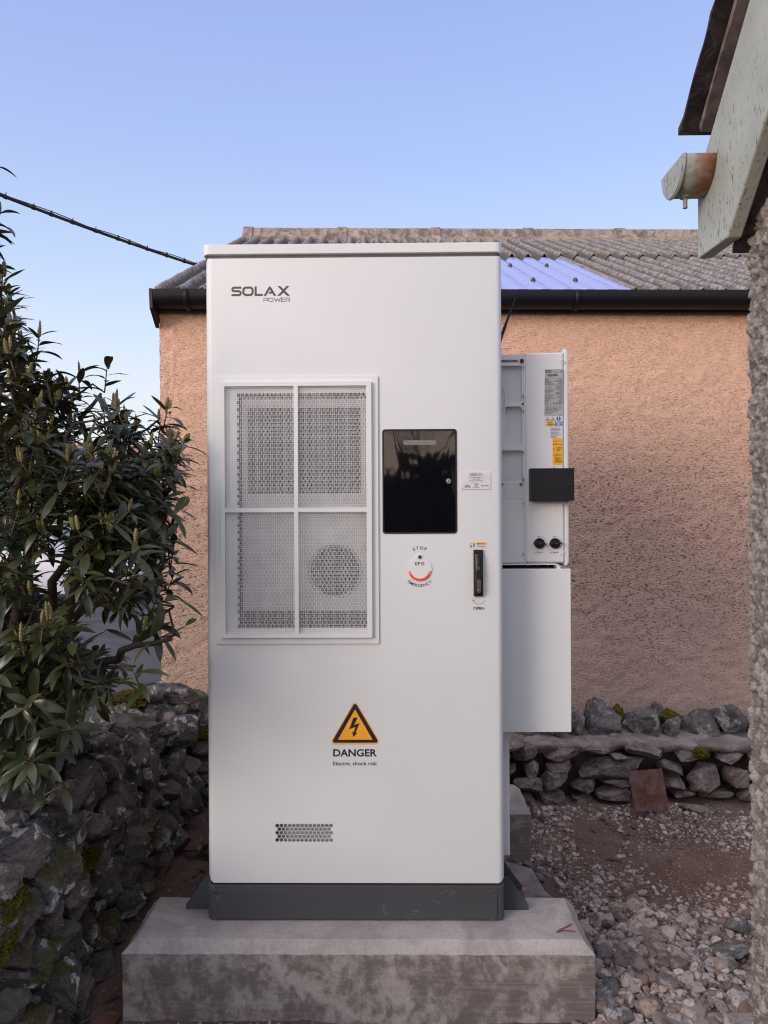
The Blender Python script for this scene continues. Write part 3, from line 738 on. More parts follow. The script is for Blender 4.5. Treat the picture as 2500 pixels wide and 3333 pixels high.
stones = [(145, 600, 275, 720, .5), (75, 712, 265, 802, 0), (120, 805, 232, 866, 0), (240, 660, 450, 790, 0), (228, 778, 448, 918, 0), (450, 722, 635, 822, .06), (435, 812, 620, 897, 0), (478, 588, 972, 722, 0),
          (615, 716, 830, 775, 0), (600, 762, 835, 890, 0), (268, 525, 540, 622, 0), (285, 612, 480, 682, 0), (535, 522, 692, 588, 0), (788, 505, 1000, 584, .12), (962, 612, 1145, 695, .12), (1068, 532, 1292, 604, 0),
          (1345, 545, 1530, 638, 0), (1008, 690, 1160, 818, 0), (1160, 640, 1368, 812, .03), (1368, 640, 1560, 792, 0), (1055, 792, 1250, 852, 0), (1250, 800, 1495, 852, .05), (60, 645, 120, 715, 0), (80, 505, 272, 610, 0),
          (1480, 790, 1620, 880, 0), (1530, 560, 1650, 640, 0), (1560, 640, 1700, 780, 0), (-60, 600, 75, 720, 0), (-80, 500, 80, 600, 0), (-60, 720, 80, 860, 0), (160, 855, 240, 930, 0), (690, 580, 800, 596, 0)]
mb = MB()
def at_px(x, y, Y): return W(1620 + x * K, 2150 + y * K, Y)
for i, (x0, y0, x1, y1, r) in enumerate(stones):
    a = at_px(x0, y0, 4.22); b = at_px(x1, y1, 4.22); c_ = (a + b) / 2; hx = abs(b.x - a.x) / 2; hz = abs(b.z - a.z) / 2
    rock(mb, (c_.x, 4.255 + random.uniform(-.02, .015), c_.z), (hx * 1.07, 0.10, hz * 1.10), 100 + i, 4, (random.uniform(-.12, .12), r if r else random.uniform(-.06, .06), random.uniform(-.1, .1)), box=6.0, cuts=12, rough=0.055)
# the rest of the face, hidden behind the cabinet and beyond
rg = random.Random(5)
for (X0, X1) in ((-1.15, 0.50),):
    z = 0.0
    while z < 0.33:
        h = rg.uniform(0.08, 0.13); x = X0
        while x < X1:
            w = rg.uniform(0.13, 0.30)
            rock(mb, (x + w / 2, 4.25, z + h / 2), (w * 0.53, 0.10, h * 0.56), rg.randrange(9999), 3, (0, rg.uniform(-.1, .1), 0), box=4, cuts=8, rough=0.08); x += w
        z += h * 0.95
mb.build('rubble_stones', M['stone_back'], bw, smooth=50)
copes = [(430, 290, 525, 470, -.15), (512, 225, 760, 460, .05), (765, 262, 985, 462, .1), (983, 333, 1135, 490, .15), (1120, 283, 1362, 472, .1), (1310, 262, 1530, 460, -.1), (948, 250, 1030, 340, 0), (1530, 300, 1720, 480, 0), (240, 330, 440, 480, 0.1), (60, 320, 250, 480, 0), (-150, 320, 60, 480, .1)]
for i, (x0, y0, x1, y1, r) in enumerate(copes):
    Y = 4.45 if i != 6 else 4.6
    a = at_px(x0, y0, Y); b = at_px(x1, y1, Y); c_ = (a + b) / 2; hx = abs(b.x - a.x) / 2; hz = abs(b.z - a.z) / 2
    mb = MB(); rock(mb, (c_.x, Y, c_.z - 0.01), (hx * 1.12, 0.13, hz * 1.14), 300 + i, 5, (random.uniform(-.2, .2), r, random.uniform(-.3, .3)), box=3.8, cuts=13, rough=0.09)
    cs = mb.build('coping_stone', M['stone_cope'], bw, smooth=50)
mb = MB()
for (x0, y0, x1, y1, Y, r) in ((690, 262, 765, 430, 4.52, 0.35), (985, 300, 1140, 420, 4.52, 0.5), (1285, 325, 1385, 440, 4.52, 0.6), (1190, 528, 1290, 600, 4.19, .1)):
    a = at_px(x0, y0, Y); b = at_px(x1, y1, Y); c_ = (a + b) / 2
    rock(mb, (c_.x, Y, c_.z), (abs(b.x - a.x) / 2 * 1.1, 0.07, abs(b.z - a.z) / 2 * 1.05), int(x0), 4, (0, r, 0), box=2.2, cuts=0, rough=0.16, fine=0.1)
mb.build('moss_tuft', M['moss'], bw, smooth=180)

# leaning rusty plate and loose flat stones
a, b, c_, d = at_px(798, 682, 4.10), at_px(1008, 663, 4.10), at_px(1055, 915, 4.0), at_px(845, 930, 4.0)
mb = MB(); q = Vector((0, 0.006, 0)); mb.add([a, b, c_, d, a + q, b + q, c_ + q, d + q], [(0, 3, 2, 1), (4, 5, 6, 7), (0, 1, 5, 4), (1, 2, 6, 5), (2, 3, 7, 6), (3, 0, 4, 7)])
o = mb.build('rusty_plate', M['rust'], bevel=0.0015, merge=True); tag(o, 'red-brown rusty metal plate leaning against the rubble wall', 'metal plate')
def loose(name, px, py, w, d_, h, seed, label, cat='stone', rz=0, grp=None, mat='stone_back', ry=0, rx=0, z_=None, kk=4):
    dd = W(px, py, 1.0) - Vector((0, 0, CAMZ)); zz = 0.02 if z_ is None else z_; t = (zz - CAMZ) / dd.z; x, y = dd.x * t, dd.y * t
    mb = MB(); rock(mb, (x, y, gz(x, y) + h * 0.6), (w, d_, h), seed, 4, (rx, ry, rz), box=kk + 1, cuts=14, rough=0.05)
    o = mb.build(name, M[mat], smooth=50); tag(o, label, cat, grp); return o
loose('flat_stone', 2272, 2632, 0.120, 0.055, 0.022, 11, 'long pale flat stone lying beside the foot of the rusty plate', rz=-.15, ry=.12)
loose('upright_stone', 1738, 2655, 0.024, 0.02, 0.058, 12, 'pale upright wedge-shaped stone at the foot of the rubble wall beside the far plinth', mat='stone_back')
loose('small_block', 1765, 2663, 0.022, 0.02, 0.034, 13, 'small pale cube-like stone right of the upright wedge stone', mat='stone_back')
loose('angular_slab', 2372, 3085, 0.085, 0.07, 0.022, 14, 'flat triangular grey slab on the soil near the roughcast wall corner', rz=.5, rx=-.2, mat='stone_cope')
loose('angular_slab', 2408, 3005, 0.060, 0.06, 0.034, 15, 'blue-grey slab edge standing out of the soil beside the roughcast wall', rz=.9, ry=.5, mat='stone_cope')
loose('grey_stone', 1752, 2840, 0.035, 0.03, 0.028, 16, 'grey angular stone on the edge of the thin concrete slab', rz=.4, mat='stone_cope')
loose('grey_stone', 1722, 2806, 0.040, 0.05, 0.026, 17, 'greenish grey stone wedged against the side of the far plinth', rz=.2, mat='stone_cope')
loose('brick_fragment', 350, 3300, 0.05, 0.03, 0.03, 18, 'orange brick fragment on the ground left of the near plinth', rz=.4, mat='rust', cat='brick')
for i, (px, py, s_, lb) in enumerate(((1975, 3120, .050, 'dark blue-grey'), (2020, 3150, .052, 'large pale rounded'), (2070, 3160, .060, 'large tilted grey-brown'), (2190, 3175, .062, 'broad dark-faced'),
                                      (2170, 3225, .055, 'large pinkish angular'), (1965, 3235, .070, 'long grey sloping'), (1960, 3275, .072, 'long pale streaked'), (2010, 3310, .055, 'bluish grey jagged'),
                                      (2372, 3150, .050, 'slaty green-grey'), (1990, 3010, .045, 'dark tilted'), (2140, 3110, .042, 'small squarish pink'), (2105, 3265, .034, 'small pale'))):
    loose('rubble_lump', px, py, s_, s_ * 0.62, s_ * 0.55, 500 + i, lb + ' lump in the loose heap right of the near plinth', rz=random.uniform(-.8, .8), mat='stone_cope' if i in (0, 5, 7, 8, 9) else 'stone_back', rx=random.uniform(-.3, .3), kk=3.2)

# ------------------------------------------------------------------ gravel
def scatter(mb, n, sub, size, region, zlift=0.3, seed=0, tl=(0, 1), flat_=0.6):
    rg = np.random.default_rng(seed)
    base = [rock_verts(900 + k + seed, sub, box=3.2, cuts=13, rough=0, fine=0) for k in range(14)]
    cnt = 0
    while cnt < n:
        x, y, ok = region(rg)
        if not ok: continue
        s_ = size(rg); bv, bf = base[rg.integers(14)]
        R = rotmat(*rg.uniform(-0.5, 0.5, 2), rg.uniform(0, 6.28))
        sc3 = s_ * np.array([rg.uniform(0.8, 1.35), rg.uniform(0.7, 1.05), rg.uniform(0.5, 0.8) * flat_ / 0.6])
        v = (bv * sc3) @ R.T + np.array([x, y, gz(x, y) + sc3[2] * zlift])
        mb.add(v, bf, float(rg.uniform(*tl))); cnt += 1
def blocked(x, y):
    return (-0.86 < x < 0.61 and (2.42 < y < 2.74 or 3.56 < y < 3.87)) or y > 4.16
dens = lambda x, y: float(fbm(np.array([[x * 3.0, y * 2.6, 3.0]]), 3)[0])
def reg_right(rg):
    x = rg.uniform(0.55, 2.0); y = rg.uniform(2.35, 4.16)
    if blocked(x, y) or x < 0.70 and 2.75 < y < 3.4 or x / y > 0.60: return x, y, False
    return x, y, rg.uniform(-0.50, 0.55) < dens(x, y) + (0.30 if x < 0.95 else 0) + (0.25 if y > 3.8 else 0)
def reg_heap(rg):
    x = rg.normal(0.92, 0.19); y = rg.normal(2.62, 0.24)
    return x, y, x > 0.64 and 2.36 < y < 3.2
def reg_left(rg):
    x = rg.uniform(-1.05, -0.3); y = rg.uniform(2.2, 4.1)
    return x, y, not blocked(x, y)
mb = MB()
scatter(mb, 8200, 1, lambda r: min(0.012, 0.0038 + r.exponential(0.0024)), reg_right, 0.1, 1, (0, .85))
scatter(mb, 3800, 1, lambda r: min(0.008, 0.0028 + r.exponential(0.0016)), lambda rg: (lambda x, y: (x, y, not blocked(x, y) and not (x < 0.70 and 2.75 < y < 3.4) and x / y < 0.60))(rg.uniform(0.55, 2.0), rg.uniform(2.35, 4.16)), 0.0, 9, (0, .7))
scatter(mb, 1250, 2, lambda r: min(0.024, 0.011 + r.exponential(0.004)), reg_right, 0.25, 2)
scatter(mb, 760, 3, lambda r: min(0.040, 0.012 + r.exponential(0.008)), reg_heap, 0.45, 3)
scatter(mb, 700, 1, lambda r: min(0.018, 0.008 + r.exponential(0.004)), reg_heap, 0.5, 4)
scatter(mb, 700, 1, lambda r: min(0.014, 0.004 + r.exponential(0.003)), reg_left, 0.2, 5, (0, .5))
def reg_front(rg): return rg.uniform(-1.0, 0.8), rg.uniform(2.25, 2.415), True
scatter(mb, 500, 1, lambda r: min(0.02, 0.005 + r.exponential(0.004)), reg_front, 0.4, 6)
gv = mb.build('gravel', M['gravel'], smooth=None); tag(gv, 'loose grey-pink gravel and broken stone over the reddish soil', 'gravel', kind='stuff')

# ------------------------------------------------------------------ old stone wall on the left
lw = thing('mossy_stone_wall', 'rough dark mossy rubble wall with white lichen on the left under the shrub', 'stone wall', (-1.15, 3.0, 0))
def face_x(y, z): return -1.01 - 0.20 * z - 0.03 * math.sin(y * 2.2)
def top_z(y): return 0.62 + 0.06 * math.sin(y * 2.7 + 1) - (0.12 if y > 3.55 else 0) * min(1, (y - 3.55) / 0.4 if y > 3.55 else 0)
mb = MB(); V = []; ysl = np.linspace(0.9, 4.6, 90); zl = np.linspace(-0.1, 1.0, 14)
for y in ysl:
    for t in zl: V.append((face_x(y, max(t, 0) * top_z(y)) - 0.085, y, t * (top_z(y) - 0.06)))
    V.append((-1.75, y, top_z(y) - 0.10))
V = np.array(V); V[:, 0] += 0.02 * fbm(V * 8, 3)
mb.add(V, [(r * 15 + c, (r + 1) * 15 + c, (r + 1) * 15 + c + 1, r * 15 + c + 1) for r in range(89) for c in range(14)])
mb.build('wall_core', M['core'], lw, smooth=180)
rg = random.Random(21); mb = MB(); z = -0.02; row = 0
while z < 0.62:
    h = rg.uniform(0.10, 0.155); y = 1.0 + rg.uniform(0, 0.15)
    while y < 4.35:
        w = rg.uniform(0.11, 0.27); hh = h * rg.uniform(0.8, 1.3)
        zc = z + hh / 2 + rg.uniform(-.015, .015)
        if zc < top_z(y) + 0.02:
            prot = rg.uniform(-0.05, 0.045)
            rock(mb, (face_x(y, zc) - 0.05 + prot, y + w / 2, zc), (rg.uniform(.08, .12), w * 0.53, hh * 0.55), rg.randrange(99999), 5 if y < 3.2 else 4,
                 (rg.uniform(-.15, .65), rg.uniform(-.2, .25), rg.uniform(-.35, .35)), box=5.0, cuts=12, rough=0.07, fine=0.03)
        y += w * 0.97
    z += h * 0.88; row += 1
# small pinning stones in the joints
for k in range(90):
    y = rg.uniform(1.6, 4.2); z = rg.uniform(0, 0.6)
    s_ = rg.uniform(0.018, 0.045)
    rock(mb, (face_x(y, z) - 0.035 + rg.uniform(-.015, .02), y, z), (s_, s_ * rg.uniform(.8, 1.5), s_ * rg.uniform(.6, 1)), rg.randrange(99999), 3, (rg.uniform(-.6, .6),) * 3, box=2.6, cuts=8, rough=0.12)
# top stones, tumbled
for k in range(46):
    y = 1.2 + 3.2 * (k + rg.random()) / 46; x = -1.22 - rg.uniform(0, 0.26); s_ = rg.uniform(0.06, 0.12)
    rock(mb, (x, y, top_z(y) + rg.uniform(-0.04, 0.05)), (s_ * 1.05, s_ * rg.uniform(.9, 1.5), s_ * rg.uniform(.55, 0.95)), rg.randrange(99999), 4, (rg.uniform(-.5, .5), rg.uniform(-.4, .4), rg.uniform(-1, 1)), box=4.6, cuts=12, rough=0.07, fine=0.03)
mb.build('rubble_stones', M['stone_left'], lw, smooth=55)
# big stones at the far corner, one with a cushion of moss
mb = MB()
for (px, py, Y, hx, hy, hz, s_) in ((418, 2330, 4.1, .15, .14, .10, 1), (585, 2270, 4.35, .17, .16, .085, 2), (540, 2350, 4.2, .10, .1, .10, 3), (640, 2330, 4.35, .10, .12, .12, 4), (560, 2480, 4.12, .085, .10, .12, 5), (470, 2420, 3.95, .10, .10, .09, 6), (700, 2300, 4.45, .12, .12, .09, 7), (350, 2380, 3.9, .12, .12, .1, 8), (640, 2460, 4.3, .09, .1, .08, 9), (650, 2560, 4.28, .10, .1, .08, 10)):
    p = W(px, py, Y); rock(mb, p, (hx, hy, hz), 700 + s_, 5, (0.1 * s_ % .4, 0.07 * s_ % .3, s_ * .7), box=3.0, cuts=10, rough=0.13)
mb.build('corner_stones', M['stone_left'], lw, smooth=55)
def mosspad(c_, half, seed, tilt=(0, 0, 0)):
    """cushion of moss: a low rock-like swelling covered in short tufts"""
    mb = MB(); rgm = np.random.default_rng(seed)
    v, f = rock_verts(seed, 5, box=2.1, cuts=0, rough=0.20, fine=0.14); R = rotmat(*tilt)
    vv = (v * np.array(half)) @ R.T + np.array(c_); mb.add(vv, f)
    for k in range(2600):
        i = rgm.integers(len(v)); nrm = (v[i] / np.array(half)); nrm = R @ (nrm / np.linalg.norm(nrm))
        if nrm[2] < -0.25: continue
        d = nrm + rgm.normal(size=3) * 0.5; d /= np.linalg.norm(d); s1 = np.cross(d, rgm.normal(size=3)); s1 /= np.linalg.norm(s1)
        p = vv[i] + rgm.normal(size=3) * 0.003; l = rgm.uniform(0.005, 0.012)
        mb.add([p - s1 * 0.0012, p + s1 * 0.0012, p + d * l], [(0, 1, 2)], float(rgm.uniform()))
    return mb
mosspad(W(420, 2275, 4.1), (0.125, 0.11, 0.045), 41).build('moss_cushion', M['moss'], lw)
mosspad(W(645, 2400, 4.22), (0.09, 0.06, 0.05), 42).build('moss_cushion', M['moss'], lw)
for (px, py, Y, h3, tl, s_) in ((112, 3005, 2.10, (0.040, 0.115, 0.050), (0.5, 0.5, 0.4), 43), (285, 2800, 2.65, (0.03, 0.07, 0.04), (0.3, .5, 0), 44), (235, 2900, 2.4, (0.03, 0.05, 0.02), (0.2, .4, 0), 45)):
    p = W(px, py, Y); zz = max(p.z, 0.02); mosspad((face_x(Y, zz) + 0.015, Y, zz), h3, s_, tl).build('moss_cushion', M['moss'], lw)
# ------------------------------------------------------------------ the battery cabinet
S = 2.57 / F
def cx(px, py=1667.0): return (px - 1283.0 - 0.0047 * (py - 1667.0)) * S
def cz(py, px=1283.0): return CAMZ + (1667.0 - py - (0.0047 + 0.0046 * (1667.0 - py) / 870.0) * (px - 1283.0)) * S
YF = 2.57
XL, XR = -0.6345, 0.3625
cab = thing('battery_cabinet', 'tall white outdoor battery cabinet with air grille, dark window and orange danger sign', 'cabinet', ((XL + XR) / 2, YF, 0.234))
ZB, ZT = 0.358, 2.4535

def hexloops(x0, ztop, ncol, nrow, p, rh, even_first=True, shrink=1):
    out = []
    for r in range(nrow):
        n = ncol if r % 2 == 0 else ncol - shrink
        for c in range(n):
            x = x0 + c * p + (p / 2 if r % 2 else 0); z = ztop - r * p * math.sqrt(3) / 2
            out.append([(x + rh * math.cos(math.radians(30 + 60 * k)), z + rh * math.sin(math.radians(30 + 60 * k))) for k in range(6)])
    return out
def lattice(mb, rect, x0, ztop, ncol, nrow, p, rh, y0, y1, shrink=1):
    """perforated plate: fills rect, with hexagonal holes; returns nothing"""
    R = p / math.sqrt(3); inner = hexloops(x0, ztop, ncol, nrow, p, rh, shrink=shrink); outer = hexloops(x0, ztop, ncol, nrow, p, R, shrink=shrink)
    edges = {}; key = lambda q: (round(q[0] * 20000), round(q[1] * 20000)); pt = {}
    for L in outer:
        for k in range(6):
            a, b = key(L[k]), key(L[(k + 1) % 6]); pt[a] = L[k]; pt[b] = L[(k + 1) % 6]
            e = (min(a, b), max(a, b)); edges[e] = edges.get(e, 0) + 1
    adj = {}
    for (a, b), n in edges.items():
        if n == 1: adj.setdefault(a, []).append(b); adj.setdefault(b, []).append(a)
    st = next(iter(adj)); loop = [st]; prev = None; cur = st
    while True:
        nx_ = [q for q in adj[cur] if q != prev]
        if not nx_: break
        prev, cur = cur, nx_[0]
        if cur == st: break
        loop.append(cur)
    mb.flat([rect, [pt[k] for k in loop]], y0)
    for Li, Lo in zip(inner, outer):
        v = [(x, y0, z) for x, z in Lo] + [(x, y0, z) for x, z in Li] + [(x, y1, z) for x, z in Li] + [(x, y1, z) for x, z in Lo]
        f = []
        for k in range(6):
            j = (k + 1) % 6; f.append((k, j, 6 + j, 6 + k)); f.append((6 + k, 6 + j, 12 + j, 12 + k)); f.append((12 + k, 12 + j, 18 + j, 18 + k))
        mb.add(v, f)

# frame behind the door
mb = MB(); mb.pillow(XL, XR - 0.001, ZB + 0.004, ZT + 0.004, 0.010, YF + 0.030, YF + 1.23, 0.012)
fr = mb.build('housing', M['white'], cab, smooth=35)
# door with the grille opening, the window opening and the small vent
GX0, GX1, GZ0, GZ1 = cx(722, 1660), cx(1210, 1660), cz(2070, 966), cz(1250, 966)
grect = rr(GX0, GX1, GZ0, GZ1, 0.0005, 1)
WX0, WX1, WZ0, WZ1 = cx(1245, 1567), cx(1487, 1567), cz(1737.5, 1366), cz(1397.5, 1366)
wrect = rr(WX0 + 0.002, WX1 - 0.002, WZ0 + 0.002, WZ1 - 0.002, 0.012, 6)
VX, VZ = cx(902, 2688), cz(2688, 990); VP = 13.5 * S
vrect = rr(VX - 0.012, VX + 13 * VP + 0.012, VZ - 4 * VP * 0.866 - 0.012, VZ + 0.012, 0.0005, 1)
mb = MB()
DX0, DX1 = XL + 0.0075, XR
mb.pillow(DX0, DX1, ZB, ZT, (0.020, 0.020, 0.006, 0.006), YF, YF + 0.028, 0.020, holes=[grect, wrect, vrect], ez=0.003)
mb.walls(wrect, YF, YF + 0.03, True)
lattice(mb, vrect, VX, VZ, 14, 5, VP, VP * 0.515, YF, YF + 0.0015)
HP = 0.01395
HX0, HZ0 = cx(775, 1286) - 0.000, cz(1286, 966)
lattice(mb, grect, HX0, HZ0, 33, 65, HP, 0.00715, YF + 0.0, YF + 0.0015, shrink=0 if False else 1)
door = mb.build('door', M['white'], cab, smooth=35, merge=True)
# side trim strip seen along the hinge edge
mb = MB(); mb.pillow(DX0 + 0.012, DX0 + 0.0155, ZB + 0.03, ZT - 0.004, 0.001, YF - 0.0006, YF + 0.004, 0.001)
# cavity behind the small vent
mb = MB(); v0, v1 = VX - 0.011, VX + 13 * VP + 0.011; z0, z1 = VZ - 4 * VP * .866 - 0.011, VZ + 0.011; yb = YF + 0.027
mb.add([(v0, yb, z0), (v1, yb, z0), (v1, yb, z1), (v0, yb, z1), (v0, YF + .002, z0), (v1, YF + .002, z0), (v1, YF + .002, z1), (v0, YF + .002, z1)],
       [(0, 1, 2, 3), (4, 5, 1, 0), (3, 2, 6, 7), (4, 0, 3, 7), (1, 5, 6, 2)])
mb.build('vent_box', simple('vent_box_grey', (0.34, 0.34, 0.345), 0.6), cab)

# interior behind the grille
ig = MB(); YI = YF + 0.0285
ix0, ix1, iz0, iz1 = cx(783, 1660), cx(1225, 1660), cz(1992, 966), cz(1295, 966)
mo = rr(cx(800, 1460), cx(1174, 1460), cz(1607, 985), cz(1324, 985), 0.002, 1)
FCX, FCZ, FR = cx(1089, 1862), cz(1862, 1089), 82 * S
fo = circle(FCX, FCZ, FR, 40)
ig.flat([rr(ix0, ix1, iz0, iz1, 0.001, 1), mo, fo], YI - 0.004)
ig.walls(fo, YI - 0.004, YI + 0.03, True); ig.walls(mo, YI - 0.004, YI + 0.03, True)
dvI = MB(); dvI.box(GX0 - .01, GX1 + .01, YI - 0.0005, YI - 0.0003, GZ0 - 0.01, GZ1 + 0.01)
dvI.build('air_cavity', M['cavity'], cab)
ig.build('heat_exchanger_panel', M['inner_grey'], cab)
mb = MB()
zz = cz(1604, 985)
while zz < cz(1330, 985):
    mb.obox((cx(802, 1460), YI - 0.0025, zz), (cx(1172, 1460) - cx(802, 1460), 0, 0), (0, 0.0018, 0.0022), (0, 0, 0.0008)); zz += 0.019
mb.build('heat_exchanger_fins', M['fin'], cab)
fan = MB(); fan.tube([(FCX, YI - 0.0028, FCZ), (FCX, YI - 0.001, FCZ)], 0.026, 20)
for k in range(7):
    a = 2 * math.pi * k / 7; pts = []
    for t in np.linspace(0.024, FR * 0.95, 6):
        aa = a + t * 4; pts.append(((FCX + t * math.cos(aa), YI - 0.0022, FCZ + t * math.sin(aa)), (FCX + t * math.cos(aa + .42), YI - 0.0012, FCZ + t * math.sin(aa + .42))))
    v = [q for p in pts for q in p]; fan.add(v, [(2 * i, 2 * i + 1, 2 * i + 3, 2 * i + 2) for i in range(5)])
fan.build('fan', simple('fan_plastic', (0.018, 0.018, 0.02), 0.6), cab)
mb = MB(); tor = []
for k in range(40):
    a = 2 * math.pi * k / 40; tor.append((FCX + math.cos(a) * FR * 1.07, YI - 0.006, FCZ + math.sin(a) * FR * 1.07))
mb.tube(tor + [tor[0]], 0.0022, 6, cap=False); mb.build('fan_ring', M['steel'], cab, smooth=60)
# grille frame: thin flange, raised frame with a cross, woven wire mesh
gr = MB(); flo = rr(cx(701.5, 1660), cx(1232, 1660), cz(2095, 966), cz(1226, 966), 0.003, 3)
fin_ = rr(cx(721, 1660), cx(1211, 1660), cz(2074, 966), cz(1246, 966), 0.003, 3)
gr.plate(flo, YF - 0.0062, YF - 0.0012, [rr(cx(733, 1660), cx(1196, 1660), cz(2060, 966), cz(1258, 966), 0.001, 1)])
grille = gr.build('grille_flange', M['frame_white'], cab, bevel=0.0012)
gr = MB()
cols = ((cx(734.5, 1660), cx(959, 1660)), (cx(973, 1660), cx(1194.5, 1660))); rows = ((cz(1653, 966), cz(1259.5, 966)), (cz(2060, 966), cz(1667.5, 966)))
gr.plate(fin_, YF - 0.018, YF - 0.0065, [rr(a, b, c_, d, 0.0008, 1) for a, b in cols for c_, d in rows])
gf = gr.build('grille_frame', M['frame_white'], cab, bevel=0.0015)
for a, b in cols:
    for c_, d in rows:
        mb = MB(); pm = 0.00622; w = 0.00037; x = a + pm / 2
        while x < b: mb.box(x - w, x + w, YF - 0.0140, YF - 0.0132, c_ - .002, d + .002); x += pm
        z = c_ + pm / 2
        while z < d: mb.box(a - .002, b + .002, YF - 0.0132, YF - 0.0124, z - w, z + w); z += pm
        mb.build('wire_mesh', M['mesh_white'], gf)
# roof cap
mb = MB(); mb.pillow(XL - 0.003, XR + 0.002, 2.4620, 2.4995, 0.004, YF - 0.004, YF + 1.24, 0.022, ez=0.004)
mb.build('roof_cap', M['white'], cab, smooth=35)
mb = MB(); mb.pillow(XL + 0.004, XR - 0.004, 2.4515, 2.4640, 0.001, YF + 0.006, YF + 1.2, 0.018, ez=0.0005); mb.build('roof_gasket', M['gasket'], cab, smooth=35)
# base: charcoal box with a screwed cover plate
mb = MB(); mb.pillow(XL + 0.002, XR + 0.001, 0.2342, ZB - 0.006, (0.018, 0.018, 0.004, 0.004), YF + 0.002, YF + 1.21, 0.016, ez=0.003)
base = mb.build('base_frame', M['charcoal'], cab, smooth=35)
mb = MB(); mb.box(XL + 0.012, XR - 0.01, YF + 0.012, YF + 1.2, ZB - 0.0055, ZB - 0.0005); mb.build('base_gap', M['rubber'], base)
mb = MB(); mb.pillow(cx(688, 2940), cx(1618, 2940), 0.2400, cz(2896, 1150), 0.002, YF - 0.0015, YF + 0.0016, 0.0012)
cv = mb.build('cover_plate', M['charcoal'], base, smooth=35)
def screw(x, y, z, r, parent, mat='steel', name='screw', d=0.003):
    mb = MB(); mb.tube([(x, y, z), (x, y - d, z)], [r, r * 0.92], 14)
    mb.add([(x + 0.45 * r * math.cos(k * math.pi / 3), y - d - 0.0002, z + 0.45 * r * math.sin(k * math.pi / 3)) for k in range(6)], [tuple(range(6))[::-1]])
    o = mb.build(name, [M[mat], M['cavity']], parent, smooth=40); o.data.polygons[-1].material_index = 1; return o
for px in (701, 1604):
    for py in (2905, 2990): screw(cx(px, py), YF - 0.0014, cz(py, px), 0.0042, cv)
# mounting brackets: bent plate with two gussets, on both sides, front pair
def bracket(sx, xe, y0, name='mounting_bracket'):
    mb = MB(); g_ = [(0, 0), (0.092, 0), (0.092, 0.019), (0.077, 0.040), (0.022, 0.122), (0, 0.122)]
    for yy in (y0, y0 + 0.135):
        L = [(xe + sx * a, 0.2345 + b * 0.93) for a, b in g_]
        if sx < 0: L = L[::-1]
        mb.plate(L, yy, yy + 0.004)
    ax = sorted((xe, xe + sx * 0.092)); mb.box(ax[0], ax[1], y0 + 0.004, y0 + 0.135, 0.2343, 0.2385)
    ax = sorted((xe, xe + sx * 0.004)); mb.box(ax[0], ax[1], y0 + 0.004, y0 + 0.135, 0.2385, 0.2345 + 0.112)
    return mb.build(name, M['charcoal'], base, bevel=0.0008)
for yy in (2.643, 3.61):
    bracket(-1, XL + 0.003, yy); bracket(1, XR, yy)

# dark inspection window with frame, flap slot and key lock
mb = MB(); fo_ = rr(WX0, WX1, WZ0, WZ1, 0.010, 6); fi_ = rr(WX0 + 0.0055, WX1 - 0.0045, WZ0 + 0.005, WZ1 - 0.0055, 0.007, 6)
mb.plate(fo_, YF - 0.0025, YF + 0.006, [fi_]); wf = mb.build('window_frame', M['satin_black'], cab, bevel=0.001)
mb = MB(); gx0, gx1, gz0, gz1 = WX0 + 0.004, WX1 - 0.003, WZ0 + 0.004, WZ1 - 0.004; n = 24; V = []
for j in range(n + 1):
    for i in range(n + 1):
        u, v_ = i / n, j / n
        V.append((gx0 + (gx1 - gx0) * u, YF + 0.0020 - 0.0012 * math.sin(math.pi * u) * math.sin(math.pi * min(1, v_ * 1.0)) ** 0.8, gz0 + (gz1 - gz0) * v_))
mb.add(V, [(j * (n + 1) + i, j * (n + 1) + i + 1, (j + 1) * (n + 1) + i + 1, (j + 1) * (n + 1) + i) for j in range(n) for i in range(n)])
mb.build('window_pane', M['glass'], wf, smooth=180)
mb = MB(); mb.plate(rr(cx(1312, 1441), cx(1420, 1441), cz(1449, 1366), cz(1433.5, 1366), 0.0078, 8), YF - 0.0008, YF - 0.0004)
mb.build('light_slot', M['window_slot'], wf)
kx, kz = cx(1460, 1567), cz(1567, 1460)
mb = MB(); mb.tube([(kx, YF + 0.002, kz), (kx, YF - 0.003, kz), (kx, YF - 0.005, kz)], [0.0095, 0.0095, 0.0080], 24); mb.tube([(kx, YF - 0.005, kz), (kx, YF - 0.0062, kz)], [0.0048, 0.0042], 16)
lk = mb.build('key_lock', M['steel'], wf, smooth=30)
mb = MB(); mb.box(kx - 0.0007, kx + 0.0007, YF - 0.0066, YF - 0.0061, kz - 0.0028, kz + 0.0028); mb.build('keyhole', M['cavity'], lk)

